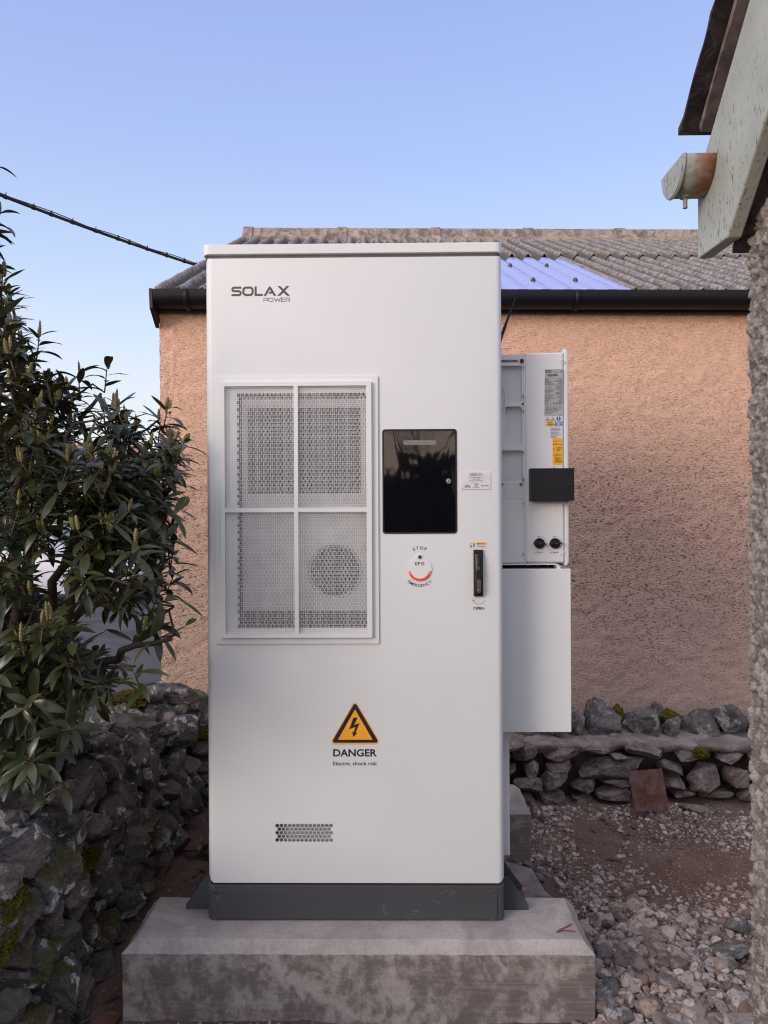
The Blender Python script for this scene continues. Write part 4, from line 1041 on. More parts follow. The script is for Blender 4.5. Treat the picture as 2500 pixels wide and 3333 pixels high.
# door handle
HX, HZ = cx(1556, 1865), cz(1865, 1556)
h0, h1 = cz(1940.5, 1556), cz(1789.5, 1556)
mb = MB(); mb.pillow(HX - 0.0155, HX + 0.0155, h0, h1, 0.001, YF - 0.010, YF - 0.0002, 0.002)
hd = mb.build('handle_plate', M['black_plastic'], cab, smooth=35)
mb = MB(); V = []; f = []
rings = []
for t in np.linspace(0, 1, 12):
    z = h1 - 0.014 - t * (h1 - h0 - 0.022); bulge = 0.008 + 0.008 * math.sin(math.pi * t); w = 0.0118
    rings.append([(HX - w, YF - 0.010, z), (HX - w * 0.9, YF - 0.010 - bulge * .8, z), (HX - w * .6, YF - 0.010 - bulge, z), (HX + w * .6, YF - 0.010 - bulge, z), (HX + w * .9, YF - 0.010 - bulge * .8, z), (HX + w, YF - 0.010, z)])
V = [p for r_ in rings for p in r_]; mb.add(V, [(r_ * 6 + k, r_ * 6 + k + 1, (r_ + 1) * 6 + k + 1, (r_ + 1) * 6 + k)[::-1] for r_ in range(11) for k in range(5)] + [tuple(range(6)), tuple(66 + k for k in range(6))[::-1]])
sw = mb.build('swing_handle', M['black_plastic'], hd, smooth=40)
mb = MB(); arc = [(HX + 0.0088 * math.cos(a), YF - 0.0205, cz(1815, 1556) + 0.0088 * math.sin(a)) for a in np.linspace(0.15, math.pi - 0.15, 12)]
mb.tube(arc, 0.0009, 6); mb.build('handle_groove', simple('worn_black', (0.06, 0.06, 0.062), 0.4), hd)
zc0, zc1 = cz(1928, 1556), cz(1884, 1556)
mb = MB(); mb.plate(rr(HX - 0.0070, HX + 0.0070, zc0, zc1, 0.0069, 8), YF - 0.0262, YF - 0.0185); pl = mb.build('lock_cover', M['dull_steel'], hd, bevel=0.0006)
mb = MB(); mb.tube([(HX, YF - 0.026, zc0 + 0.008), (HX, YF - 0.0285, zc0 + 0.008)], [0.0048, 0.0040], 16); mb.build('lock_cylinder', M['steel'], pl, smooth=30)
mb = MB(); q = cz(1853, 1556)
mb.flat([[(HX - 0.0005, q + 0.009), (HX + 0.003, q + 0.009), (HX + 0.0035, q + 0.001), (HX + 0.0005, q + 0.001), (HX - 0.0008, q - 0.006), (HX - 0.0012, q - 0.006), (HX - 0.0012, q + 0.002)]], YF - 0.0263)
mb.build('handle_emblem', simple('worn_emblem', (0.09, 0.09, 0.09), 0.4), hd)

# ------------------------------------------------------------------ lettering
def text_mesh(s, bold=0.0, spacing=1.0):
    cu = bpy.data.curves.new('t', 'FONT'); cu.body = s; cu.offset = bold; cu.space_character = spacing; cu.align_x = 'LEFT'; cu.resolution_u = 4
    o = bpy.data.objects.new('t', cu); C.objects.link(o)
    dg = bpy.context.evaluated_depsgraph_get(); me = bpy.data.meshes.new_from_object(o.evaluated_get(dg))
    v = [(p.co.x, p.co.y) for p in me.vertices]; f = [tuple(q.vertices) for q in me.polygons]
    bpy.data.objects.remove(o); bpy.data.curves.remove(cu); bpy.data.meshes.remove(me)
    return v, f
_cap = {}
def capinfo():
    if 'H' not in _cap:
        v, _ = text_mesh('H'); _cap['H'] = max(y for _, y in v)
    return _cap['H']
def text(mb, s, x0, x1, zb, cap, y, bold=0.0, spacing=1.0, align='fit'):
    """flat letters, baseline zb, capital height cap; squeezed to x0..x1 when align is 'fit'"""
    v, f = text_mesh(s, bold, spacing); k = cap / capinfo(); mnx = min(p[0] for p in v); mxx = max(p[0] for p in v)
    if align == 'fit': kx_ = (x1 - x0) / (mxx - mnx); ox = x0
    else: kx_ = k; ox = (x0 + x1) / 2 - (mxx - mnx) * k / 2
    mb.add([(ox + (p[0] - mnx) * kx_, y, zb + p[1] * k) for p in v], f)
def arc_text(mb, s, cx_, cz_, R, a0, a1, cap, y, top=True, bold=0.0):
    k = cap / capinfo(); gl = []
    adv = []
    for ch in s:
        v, f = text_mesh(ch, bold); x0 = min(p[0] for p in v); x1 = max(p[0] for p in v); gl.append((v, f, (x0 + x1) / 2)); adv.append((x1 - x0) * k)
    gap = (abs(a1 - a0) * R - sum(adv)) / (len(s) - 1); pos = 0
    for (v, f, mx), w in zip(gl, adv):
        a = a0 + math.copysign(1, a1 - a0) * (pos + w / 2) / R; pos += w + gap
        out = []
        for p in v:
            lx = (p[0] - mx) * k; lz = p[1] * k
            if top: tx, tz = math.sin(a), -math.cos(a); rx, rz = math.cos(a), math.sin(a); out.append((cx_ + rx * (R + lz) + tx * lx, y, cz_ + rz * (R + lz) + tz * lx))
            else: tx, tz = -math.sin(a), math.cos(a); rx, rz = math.cos(a), math.sin(a); out.append((cx_ + rx * (R - lz) + tx * lx, y, cz_ + rz * (R - lz) + tz * lx))
        mb.add(out, f)
def ribbon(mb, pts, w, y, closed=False):
    """constant-width stroke with mitred corners in the x-z plane"""
    P_ = [Vector(p) for p in pts]; n = len(P_); v = []
    for i in range(n):
        if closed: a, b = P_[i - 1], P_[(i + 1) % n]
        else: a, b = P_[max(i - 1, 0)], P_[min(i + 1, n - 1)]
        d1 = (P_[i] - a) if (P_[i] - a).length > 1e-9 else (b - P_[i]); d2 = (b - P_[i]) if (b - P_[i]).length > 1e-9 else d1
        d1.normalize(); d2.normalize(); n1 = Vector((-d1.y, d1.x)); n2 = Vector((-d2.y, d2.x)); m_ = (n1 + n2)
        m_.normalize(); l = w / 2 / max(0.3, m_.dot(n1)); v += [P_[i] + m_ * l, P_[i] - m_ * l]
    f = [(2 * i, 2 * i + 1, 2 * i + 3, 2 * i + 2) for i in range(n - 1)]
    if closed: f.append((2 * n - 2, 2 * n - 1, 1, 0))
    mb.add([(q.x, y, q.y) for q in v], f)
YT = YF - 0.0004
# company name, drawn as strokes
mb = MB(); lx = lambda u: cx(720 + u / 6.38, 960); lz = lambda v_: cz(900 + v_ / 6.38, 850)
w = 44 / 6.38 * S
def arcpts(x, y, r, a, b, n=8): return [(x + r * math.cos(math.radians(a + (b - a) * k / n)), y + r * math.sin(math.radians(a + (b - a) * k / n))) for k in range(n + 1)]
def mp(L): return [(lx(u), lz(v_)) for u, v_ in L]
ribbon(mb, mp([(414, 233), (262, 233)] + arcpts(262, 269, 36, -90, -270) + [(356, 306)] + arcpts(360, 347, 40, -90, 90) + [(207, 387)]), w, YT)
ribbon(mb, mp(arcpts(513, 291, 58, 180, 270) + arcpts(590, 291, 58, 270, 360) + arcpts(590, 329, 58, 0, 90) + arcpts(513, 329, 58, 90, 180)), w, YT, True)
ribbon(mb, mp([(711, 210), (711, 387), (860, 387)]), w, YT)
mb.flat([mp([(878, 409), (975, 240), (1003, 206), (1030, 225), (1142, 409), (1088, 409), (1063, 362), (975, 362), (1003, 322), (1035, 322), (1005, 275), (928, 409)])], YT)
mb.flat([mp([(1164, 206), (1225, 206), (1292, 272), (1355, 206), (1415, 206), (1325, 306), (1430, 409), (1365, 409), (1292, 342), (1222, 409), (1160, 409), (1262, 306)])], YT)
w2 = 13 / 6.38 * S
ribbon(mb, mp([(883, 535), (883, 454), (935, 454)] + arcpts(940, 479, 24, -90, 90) + [(905, 503)]), w2, YT)
ribbon(mb, mp(arcpts(1012, 484, 29, 180, 270, 5) + arcpts(1046, 484, 29, 270, 360, 5) + arcpts(1046, 500, 29, 0, 90, 5) + arcpts(1012, 500, 29, 90, 180, 5)), w2, YT, True)
ribbon(mb, mp([(1098, 448), (1132, 528), (1163, 470), (1194, 528), (1228, 448)]), w2, YT)
ribbon(mb, mp([(1318, 454), (1246, 454), (1246, 529), (1318, 529)]), w2, YT); ribbon(mb, mp([(1246, 491), (1314, 491)]), w2, YT)
ribbon(mb, mp([(1342, 535), (1342, 454), (1400, 454)] + arcpts(1400, 477, 22, -90, 90, 6) + [(1360, 499)]), w2, YT); ribbon(mb, mp([(1392, 499), (1426, 535)]), w2, YT)
mb.build('company_lettering', M['logo'], cab)
# danger sign
def tri(cx_, zb, zt, hw, r, n=6):
    P_ = [(cx_ - hw, zb), (cx_ + hw, zb), (cx_, zt)]; out = []
    for i in range(3):
        a, b, c_ = Vector(P_[i - 1]), Vector(P_[i]), Vector(P_[(i + 1) % 3]); d1 = (a - b).normalized(); d2 = (c_ - b).normalized()
        ang = d1.angle(d2) / 2; t = r / math.tan(ang); c0 = b + (d1 + d2).normalized() * (r / math.sin(ang))
        s_ = b + d1 * t - c0; e_ = b + d2 * t - c0; a0 = math.atan2(s_.y, s_.x); a1 = math.atan2(e_.y, e_.x)
        while a1 < a0: a1 += 2 * math.pi
        out += [(c0.x + r * math.cos(a0 + (a1 - a0) * k / n), c0.y + r * math.sin(a0 + (a1 - a0) * k / n)) for k in range(n + 1)]
    return out
dx = lambda u: cx(1000 + u / 4.1475, 2400); dz_ = lambda v_: cz(2250 + v_ / 4.1475, 1156); k_ = S / 4.1475
sign = MB(); tc = (dx(350) + dx(948)) / 2
sign.plate(tri(tc, dz_(720), dz_(118), 352 * k_, 42 * k_), YF - 0.0006, YF - 0.0001); sg = sign.build('warning_triangle', M['orange_rim'], cab)
mb = MB(); mb.flat([tri(tc, dz_(696), dz_(148), 322 * k_, 26 * k_), tri(tc, dz_(655), dz_(245), 234 * k_, 1.5 * k_)], YF - 0.0010); mb.build('triangle_border', M['ink'], sg)
mb = MB(); mb.flat([tri(tc, dz_(655.5), dz_(243), 234 * k_, 1.5 * k_)], YF - 0.0009); mb.build('triangle_field', M['orange'], sg)
mb = MB(); mb.flat([[(dx(u), dz_(v_)) for u, v_ in ((627, 356), (684, 356), (636, 455), (709, 430), (658, 555), (678, 561), (625, 620), (606, 548), (628, 553), (652, 483), (565, 516))]], YF - 0.0012); mb.build('lightning_bolt', M['ink'], sg)
mb = MB(); text(mb, 'DANGER', cx(1084.5, 2450), cx(1227, 2450), cz(2462, 1156), 22.2 * S, YT, 0.028, 1.0); mb.build('danger_lettering', M['ink'], cab)
mb = MB(); text(mb, 'Electric shock risk', cx(1084.5, 2485), cx(1228, 2485), cz(2491.5, 1156), 12.2 * S, YT, 0.010); mb.build('warning_lettering', M['ink'], cab)
# emergency power-off cover
ex, ez_ = cx(1366.7, 1853), cz(1853, 1366.7); er = 38.8 * S
tear = []
ly = cz(1813.3, 1366.7); lr = 11.5 * S
for k in range(49):
    a = math.radians(115 + (425 - 115) * k / 48); tear.append((ex + er * math.cos(a), ez_ + er * math.sin(a)))
for k in range(13):
    a = math.radians(20 + 140 * k / 12); tear.append((ex + lr * math.cos(a), ly + lr * math.sin(a)))
mb = MB(); mb.plate(tear, YF - 0.0030, YF - 0.0002); ep = mb.build('stop_cover', M['frame_white'], cab, bevel=0.0006)
screw(ex, YF - 0.0029, ly, 0.0066, ep, 'dull_steel')
mb = MB(); arc_ = []
n = 40; Ro, Ri = 38.3 * S, 30.8 * S
ribbon(mb, [(ex + (Ro + Ri) / 2 * math.cos(math.radians(a)), ez_ + (Ro + Ri) / 2 * math.sin(math.radians(a))) for a in np.linspace(192, 348, 50)], Ro - Ri, YF - 0.0033); mb.build('red_arc', M['red_ink'], ep)
for a in (200, 205, 335, 340):
    mb = MB()
    s_ = 1 if a < 270 else -1; R0 = (Ro + Ri) / 2
    ribbon(mb, [(ex + (R0 - 2.2 * S) * math.cos(math.radians(a - 2 * s_)), ez_ + (R0 - 2.2 * S) * math.sin(math.radians(a - 2 * s_))), (ex + R0 * math.cos(math.radians(a + 2 * s_)), ez_ + R0 * math.sin(math.radians(a + 2 * s_))), (ex + (R0 + 2.2 * S) * math.cos(math.radians(a - 2 * s_)), ez_ + (R0 + 2.2 * S) * math.sin(math.radians(a - 2 * s_)))], 1.2 * S, YF - 0.0036); mb.build('arc_arrow', M['sticker'], ep)
mb = MB(); arc_text(mb, 'EPO', ex, ez_ - 26 * S, 40 * S, math.radians(110), math.radians(70), 9.5 * S, YF - 0.0033, bold=0.03); mb.build('cover_lettering', M['ink'], ep)
mb = MB(); arc_text(mb, 'STOP', ex, ez_ + 20 * S, 44 * S, math.radians(117), math.radians(63), 9.8 * S, YT, bold=0.025)
mb.build('stop_lettering', M['ink'], cab)
mb = MB(); arc_text(mb, 'EMERGENCY', ex, ez_, 58.5 * S, math.radians(226), math.radians(314), 9.6 * S, YT, top=False, bold=0.008); mb.build('emergency_lettering', M['ink'], cab)
mb = MB(); text(mb, 'OPEN', cx(1541, 1981), cx(1576, 1981), cz(1985, 1558), 8.6 * S, YT, 0.025)
ribbon(mb, [(cx(1558, 1945) + 21 * S * math.cos(a), cz(1947, 1558) + 20 * S * math.sin(a)) for a in np.linspace(math.radians(205), math.radians(338), 24)], 1.1 * S, YT)
bx, bz = cx(1539, 1950), cz(1953, 1539); mb.flat([[(bx - 1 * S, bz + 2 * S), (bx + 4.5 * S, bz - 2.5 * S), (bx, bz - 4 * S)]], YT); mb.build('handle_lettering', M['ink'], cab)
# caution sticker over the handle
sx0, sx1, sz0, sz1 = cx(1526.5, 1775), cx(1583, 1775), cz(1786, 1556), cz(1765, 1556)
mb = MB(); mb.plate(rr(sx0, sx1, sz0, sz1, 0.0008, 2), YF - 0.0005, YF - 0.0001); st = mb.build('caution_sticker', M['sticker'], cab)
mb = MB(); mb.flat([rr(cx(1548, 1775), sx1 - 0.0008, cz(1773.6, 1556), sz1 - 0.0008, 0.0003, 1)], YF - 0.0008); mb.build('sticker_band', M['yellow'], st)
mb = MB(); xa = cx(1558, 1770); mb.flat([tri(xa, cz(1772, 1558), cz(1766.5, 1558), 3.3 * S, 0.3 * S)], YF - 0.0010)
text(mb, 'CAUTION', cx(1563, 1770), cx(1575, 1770), cz(1771.2, 1570), 2.8 * S, YF - 0.0010)
for py, a, b in ((1777.6, 1551, 1580), (1780.6, 1553, 1578)): mb.box(cx(a, py), cx(b, py), YF - .0009, YF - .0008, cz(py + .5, 1560), cz(py - .5, 1560))
for L in ([(1529, 1778), (1532, 1775), (1536, 1778), (1534, 1783)], [(1541, 1769), (1544, 1768.5), (1545, 1779), (1540.5, 1781)], [(1530, 1773), (1537, 1768)]):
    Q_ = [(cx(a, b), cz(b, a)) for a, b in L]
    if len(Q_) > 2: mb.flat([Q_[::-1]], YF - .0009)
    else: ribbon(mb, Q_, 0.8 * S, YF - .0009)
mb.build('sticker_print', M['ink'], st)
# engraved name plate
px0, px1, pz0, pz1 = cx(1502, 1565), cx(1597, 1565), cz(1593.5, 1550), cz(1537, 1550)
mb = MB(); mb.plate(rr(px0, px1, pz0, pz1, 0.0022, 4), YF - 0.0020, YF - 0.0001); npl = mb.build('name_plate', M['sticker'], cab, bevel=0.0004)
ux = lambda u: cx(1490 + u / 13.825, 1565); uz = lambda v_: cz(1520 + v_ / 13.825, 1550); kk = S / 13.825; YN = YF - 0.0023
mb = MB()
text(mb, 'BESS-01', ux(540), ux(1100), uz(402), 100 * kk, YN)
text(mb, 'FED FROM DPS-01-1', ux(500), ux(1145), uz(505), 52 * kk, YN); text(mb, '100A MCB', ux(680), ux(980), uz(583), 50 * kk, YN); text(mb, '1 X 5C X 35MM SWA', ux(515), ux(1145), uz(662), 52 * kk, YN)
for v_, a, b in ((752, 715, 940), (795, 705, 952), (832, 770, 885), (872, 765, 893), (911, 695, 968), (948, 668, 988)): mb.box(ux(a), ux(b), YN, YN + .0001, uz(v_ + 7), uz(v_ - 7))
ribbon(mb, [(ux(350), uz(800)), (ux(350), uz(855)), (ux(375), uz(855))], 12 * kk, YN); ribbon(mb, [(ux(395), uz(855)), (ux(395), uz(800)), (ux(420), uz(855)), (ux(420), uz(800))], 12 * kk, YN)
for v_, a, b in ((880, 315, 428), (916, 303, 430)): mb.box(ux(a), ux(b), YN, YN + .0001, uz(v_ + 10), uz(v_ - 10))
for c_, rw in ((462, (810, 845, 880, 915)), (497, (845, 880, 915)), (532, (880, 915)), (567, (915,))):
    for v_ in rw: mb.flat([circle(ux(c_), uz(v_), 15 * kk, 8)], YN)
ribbon(mb, [(ux(1105), uz(810)), (ux(1068), uz(862)), (ux(1110), uz(880)), (ux(1105), uz(915))], 13 * kk, YN); ribbon(mb, [(ux(1105), uz(810)), (ux(1100), uz(845)), (ux(1145), uz(860)), (ux(1105), uz(915))], 13 * kk, YN)
text(mb, 'infitex', ux(1165), ux(1390), uz(872), 52 * kk, YN, 0.01)
mb.build('plate_lettering', M['ink'], npl)
for u, v_ in ((207, 278), (1428, 268), (212, 970), (1436, 957)):
    mb = MB(); mb.flat([circle(ux(u), uz(v_), 13 * kk, 10)], YN - 0.0002); mb.build('rivet', M['grey_ink'], npl)
# small scuffs on the paint
for u, v_, r_ in ((1235, 1116, 2.2), (1376, 1795, 1.1), (1608, 1694, 1.8), (1150, 1990, .8), (1534, 1878, 1.1)):
    mb = MB(); mb.flat([[(cx(u, v_) - r_ * S, cz(v_, u) + r_ * S * .7), (cx(u, v_) - r_ * .4 * S, cz(v_, u) - .3 * r_ * S), (cx(u, v_) + r_ * S, cz(v_, u) - r_ * S)]], YT); mb.build('paint_chip', M['grey_ink'], cab)
# ------------------------------------------------------------------ inverter hung on the cabinet's right side
YV = 2.75; SV = YV / F
def vx(px, py=1500.0): return (px - 1283.0 - 0.0047 * (py - 1667.0)) * SV
def vz(py, px=1760.0): return CAMZ + (1667.0 - py - (0.0047 + 0.0046 * (1667.0 - py) / 870.0) * (px - 1283.0)) * SV
inv = thing('side_inverter', 'white inverter with labels and two black rotary switches on the right side of the cabinet', 'inverter', (vx(1760), YV, vz(1832)))
# grey cast back part with recessed bays
bx0, bx1 = vx(1560), vx(1707)
zt, zb = vz(1154), vz(1832)
bays = [(vx(1585), vx(1700), vz(1311, 1665), vz(1190, 1665), (0.012, 0.012, 0.003, 0.003)), (vx(1645), vx(1700), vz(1455, 1665), vz(1323, 1665), 0.010),
        (vx(1585), vx(1701), vz(1568, 1665), vz(1466, 1665), 0.004)]
mb = MB(); holes = [rr(a, b, c_, d, r, 5) for a, b, c_, d, r in bays]; slot = rr(vx(1632), vx(1688), vz(1180, 1665), vz(1171, 1665), 0.0045, 5)
mb.plate(rr(bx0, bx1, zb, zt, (0.003, 0.003, 0.006, 0.003), 4), YV + 0.004, YV + 0.024, holes + [slot])
cast = mb.build('cast_frame', M['inv_white'], inv, smooth=None, bevel=0.0022, bseg=3)
mb = MB(); mb.pillow(bx0, bx1 - 0.003, zb, zt - 0.002, 0.004, YV + 0.0235, YV + 0.62, 0.002); mb.build('heatsink_body', M['inv_grey'], inv, smooth=35)
mb = MB(); mb.pillow(bx0 + 0.002, vx(1704), zb, vz(1628, 1665), 0.002, YV + 0.0015, YV + 0.02, 0.0015); mb.build('lower_cover', M['inv_white'], inv, smooth=35)
mb = MB(); mb.pillow(bx0 + 0.002, vx(1704), vz(1625.5, 1665), vz(1568, 1665), 0.002, YV + 0.0025, YV + 0.02, 0.0012); mb.build('hinge_cover', M['inv_grey'], inv, smooth=35)
for px in (1634, 1695): screw(vx(px, 1577), YV + 0.0025, vz(1577, px), 0.0058, cast, 'dull_steel')
for py in (1197, 1291, 1340, 1474, 1562, 1640, 1804):
    mb = MB(); x = vx(1702.5, py); z = vz(py, 1702); mb.tube([(x, YV - 0.001, z + .004), (x, YV - 0.001, z - .004)], 0.0024, 8); mb.tube([(x, YV - 0.0015, z + .0035), (x, YV - 0.0060, z + .0035)], 0.0015, 6); mb.build('hinge_screw', M['dull_steel'], cast, smooth=40)
mb = MB(); mb.tube([(vx(1699), YV + 0.003, vz(1175, 1699)), (vx(1699), YV - 0.002, vz(1175, 1699))], 0.0068, 18); mb.build('cable_plug', M['black_plastic'], cast, smooth=30)
mb = MB(); mb.tube([(vx(1702), YV + 0.003, vz(1315, 1702)), (vx(1702), YV - 0.001, vz(1315, 1702))], 0.0034, 12); mb.build('small_plug', M['black_plastic'], cast, smooth=30)
# round fan housing edge showing past the cabinet
mb = MB(); cxx, czz, RR_ = vx(1525), vz(1302, 1600), 0.132
for r_, y, rad in ((RR_, YV + 0.001, 0.0026), (RR_ - 0.007, YV + 0.000, 0.0016)):
    pts = [(cxx + r_ * math.cos(a), y, czz + r_ * 1.12 * math.sin(a)) for a in np.linspace(-1.4, 1.4, 40)]; mb.tube(pts, rad, 6)
mb.flat([[(cxx + (RR_ - 0.001) * math.cos(a), czz + (RR_ - 0.001) * 1.12 * math.sin(a)) for a in np.linspace(-1.4, 1.4, 40)]], YV + 0.0025)
mb.build('fan_housing', M['inv_grey'], cast, smooth=40)
# main side panel
mb = MB(); mb.pillow(vx(1709), vx(1834), vz(1833), vz(1148.5), (0.012, 0.004, 0.003, 0.006), YV - 0.004, YV + 0.60, 0.008); pan = mb.build('side_panel', M['inv_white'], inv, smooth=35)
mb = MB(); mb.pillow(vx(1705), vx(1712), vz(1832), vz(1150), 0.001, YV + 0.0015, YV + 0.55, 0.002); mb.build('panel_edge', M['inv_white'], inv, smooth=35)
# rounded front cover that stands proud on the right
mb = MB(); mb.pillow(vx(1833.5), vx(1851), vz(1843, 1845), vz(1134.5, 1840), (0.010, 0.016, 0.014, 0.002), YV + 0.001, YV + 0.64, 0.007); mb.build('front_cover', M['inv_white'], inv, smooth=35)
for px, py, r_ in ((1825, 1174, .0045), (1835, 1180, .003), (1822, 1805, .0045), (1833, 1798, .0035)):
    mb = MB(); mb.tube([(vx(px, py), YV - 0.0035, vz(py, px)), (vx(px, py), YV - 0.0055, vz(py, px))], [r_, r_ * .8], 16); mb.build('screw_cap', M['inv_white'], pan, smooth=50)
# black cover plate
mb = MB(); mb.pillow(vx(1720, 1578), vx(1859.5, 1578), vz(1631, 1790), vz(1526.5, 1790), 0.0018, YV - 0.040, YV + 0.02, 0.0014); bk_ = mb.build('black_cover', M['satin_black'], inv, smooth=35)
screw(vx(1842, 1577), YV - 0.040, vz(1577, 1842), 0.0036, bk_)
mb = MB(); mb.tube([(vx(1802), YV - 0.006, vz(1530, 1802)), (vx(1802), YV - 0.006, vz(1522, 1802))], 0.0010, 6); mb.build('cover_pin', M['rubber'], bk_)
# rotary switches
for i, (px, ang) in enumerate(((1754, -6), (1804.5, 5))):
    x, z = vx(px, 1769), vz(1769, px); mb = MB(); mb.tube([(x, YV - 0.0035, z), (x, YV - 0.010, z), (x, YV - 0.0125, z)], [0.0192, 0.0186, 0.0172], 32)
    sw_ = mb.build('rotary_switch', M['black_plastic'], inv, smooth=30)
    a = math.radians(ang); u = Vector((math.cos(a), 0, math.sin(a))); w_ = Vector((-math.sin(a), 0, math.cos(a))); o_ = Vector((x, 0, z))
    prof = [(-0.0225, -0.0055), (0.012, -0.0058), (0.0225, -0.0015), (0.0225, 0.0012), (0.012, 0.0055), (-0.0225, 0.0062)]
    mb = MB(); v = [o_ + u * p + w_ * q + Vector((0, YV - 0.0120, 0)) for p, q in prof] + [o_ + u * p * .97 + w_ * q * .75 + Vector((0, YV - 0.024, 0)) for p, q in prof]
    mb.add(v, [(k, (k + 1) % 6, 6 + (k + 1) % 6, 6 + k) for k in range(6)] + [tuple(range(6, 12)), tuple(range(6))[::-1]]); hh_ = mb.build('switch_handle', M['black_plastic'], sw_, bevel=0.001, merge=True)
    mb = MB(); mb.tube([o_ + Vector((0.002, YV - .0238, 0)), o_ + Vector((0.002, YV - .0246, 0))], 0.0018, 10); mb.build('switch_screw', M['grey_ink'], sw_)
    mb = MB(); ky = YV - 0.0044
    text(mb, 'OFF', vx(px - 6.5, 1746), vx(px + 1.5, 1746), vz(1748.5, px), 3.6 * SV, ky, 0.02); mb.build('off_lettering', M['ink'], sw_); mb = MB()
    text(mb, 'ON', vx(px + 21.5, 1769), vx(px + 26.5, 1769), vz(1771, px), 3.2 * SV, ky, 0.02); mb.build('on_lettering', M['ink'], sw_); mb = MB()
    text(mb, 'DC SWITCH%d' % (2 - i), vx(px - 14, 1800), vx(px + 11, 1800), vz(1801, px), 4.0 * SV, ky, 0.02); mb.build('switch_caption', M['ink'], sw_); mb = MB()
    ribbon(mb, [(x + 23 * SV * math.cos(b), z + 23 * SV * math.sin(b)) for b in np.linspace(math.radians(78), math.radians(10), 14)], 0.7 * SV, ky); mb.build('switch_arc', M['ink'], sw_)
# labels on the side panel
YL = YV - 0.0046
qx = lambda u, v_=800: vx(1700 + u / 10.056, 1180 + v_ / 10.056); qz = lambda v_: vz(1180 + v_ / 10.056, 1800); kq = SV / 10.056
mb = MB(); mb.plate([(qx(700), qz(1765)), (qx(1295), qz(1765)), (qx(1318), qz(225)), (qx(722), qz(232))], YL, YV - 0.0041); rp = mb.build('rating_label', M['silver_label'], pan)
mb = MB(); yy = YL - 0.0003
def bar(a, b, v0, v1, y=yy, m_=None): (m_ or mb).flat([[(qx(a), qz(v1)), (qx(b), qz(v1)), (qx(b), qz(v0)), (qx(a), qz(v0))]], y)
for v_, a, b in ((272, 735, 925), (300, 735, 1010), (340, 735, 955), (338, 1035, 1140)): bar(a, b, v_ - 7, v_ + 7)
rr_ = random.Random(3); u = 803
while u < 1150:
    w_ = rr_.choice((5, 8, 14)); bar(u, u + w_, 392, 462); u += w_ + rr_.choice((4, 7, 10))
bar(820, 965, 473, 482)
ribbon(mb, [(qx(1238), qz(262)), (qx(1296), qz(345))], 14 * kq, yy); ribbon(mb, [(qx(1290), qz(258)), (qx(1272), qz(285))], 12 * kq, yy); ribbon(mb, [(qx(1258), qz(305)), (qx(1238), qz(340)), (qx(1295), qz(346))], 8 * kq, yy)
mb.build('label_print', M['ink'], rp)
mb = MB()
rows_ = [(555, 860, 1195), (585, 905, 1170), (612, 870, 1060), (640, 1020, 1070), (667, 920, 1170), (695, 1005, 1155), (750, 1000, 1235), (818, 945, 1070), (880, 1045, 1060), (925, 1010, 1205), (955, 1000, 1205), (985, 895, 1055), (1035, 915, 1070), (1078, 995, 1200), (1105, 1000, 1235), (1150, 945, 1200), (1205, 1060, 1165), (1235, 850, 1235), (1265, 910, 1140), (1295, 870, 1190), (1318, 775, 990), (1355, 855, 930)]
for v_, a, b in rows_:
    s_ = (v_ - 225) / 1540 * 22
    bar(722 - s_, a - s_, v_ - 6, v_ + 6); bar(b - s_, 1305 - s_, v_ - 8, v_ + 4); bar(722 - s_, 1308 - s_, v_ + 13, v_ + 15)
for v_ in (770, 800, 838, 865, 895, 1010, 1055, 1125, 1340): bar(1075, 1290, v_ - 5, v_ + 5)
for k in range(9): bar(722 + k * 63, 765 + k * 63, 1385, 1397)
for v_, a, b in ((1588, 712, 1180), (1615, 712, 1165), (1640, 712, 1090), (1665, 712, 970), (1690, 712, 915), (1715, 1130, 1280), (1735, 1175, 1280)): bar(a, b, v_ - 5, v_ + 5)
mb.build('label_print', M['grey_ink'], rp)
mb = MB()
for v_ in (525, 725, 1178): bar(720 - (v_ - 225) / 70, 1310 - (v_ - 225) / 70, v_ - 11, v_ + 11, YL - .0002)
mb.build('label_band', simple('label_band_grey', (0.27, 0.27, 0.275), 0.4), rp)
mb = MB()
ribbon(mb, [(qx(a), qz(b)) for a, b in ((750, 1432), (1255, 1432), (1248, 1562), (742, 1562))], 3 * kq, yy, True)
ribbon(mb, [(qx(790 + 24 * math.cos(t)), qz(1465 + 24 * math.sin(t))) for t in np.linspace(1.1, 5.2, 10)], 8 * kq, yy)
ribbon(mb, [(qx(828 + 24 * math.cos(t)), qz(1465 + 24 * math.sin(t))) for t in np.linspace(1.1, 5.2, 10)], 8 * kq, yy); bar(806, 822, 1461, 1469)
for u in (900, 997, 1098, 1200): mb.flat([tri(qx(u), qz(1488), qz(1438), 28 * kq, 2 * kq), tri(qx(u), qz(1480), qz(1456), 15 * kq, 1 * kq)], yy); bar(u - 3, u + 3, 1462, 1478)
mb.flat([circle(qx(1043), qz(1531), 26 * kq, 16)], yy); mb.flat([circle(qx(1118), qz(1531), 26 * kq, 16), circle(qx(1118), qz(1531), 19 * kq, 16)[::-1]], yy); bar(1105, 1131, 1527, 1535)
mb.flat([tri(qx(910), qz(1556), qz(1510), 26 * kq, 2 * kq)], yy); bar(765, 862, 1545, 1558); bar(775, 800, 1510, 1530); bar(820, 850, 1515, 1525); bar(950, 985, 1510, 1518); bar(955, 975, 1535, 1556); bar(1190, 1222, 1550, 1560); bar(1198, 1214, 1510, 1535)
mb.build('label_symbols', M['ink'], rp)
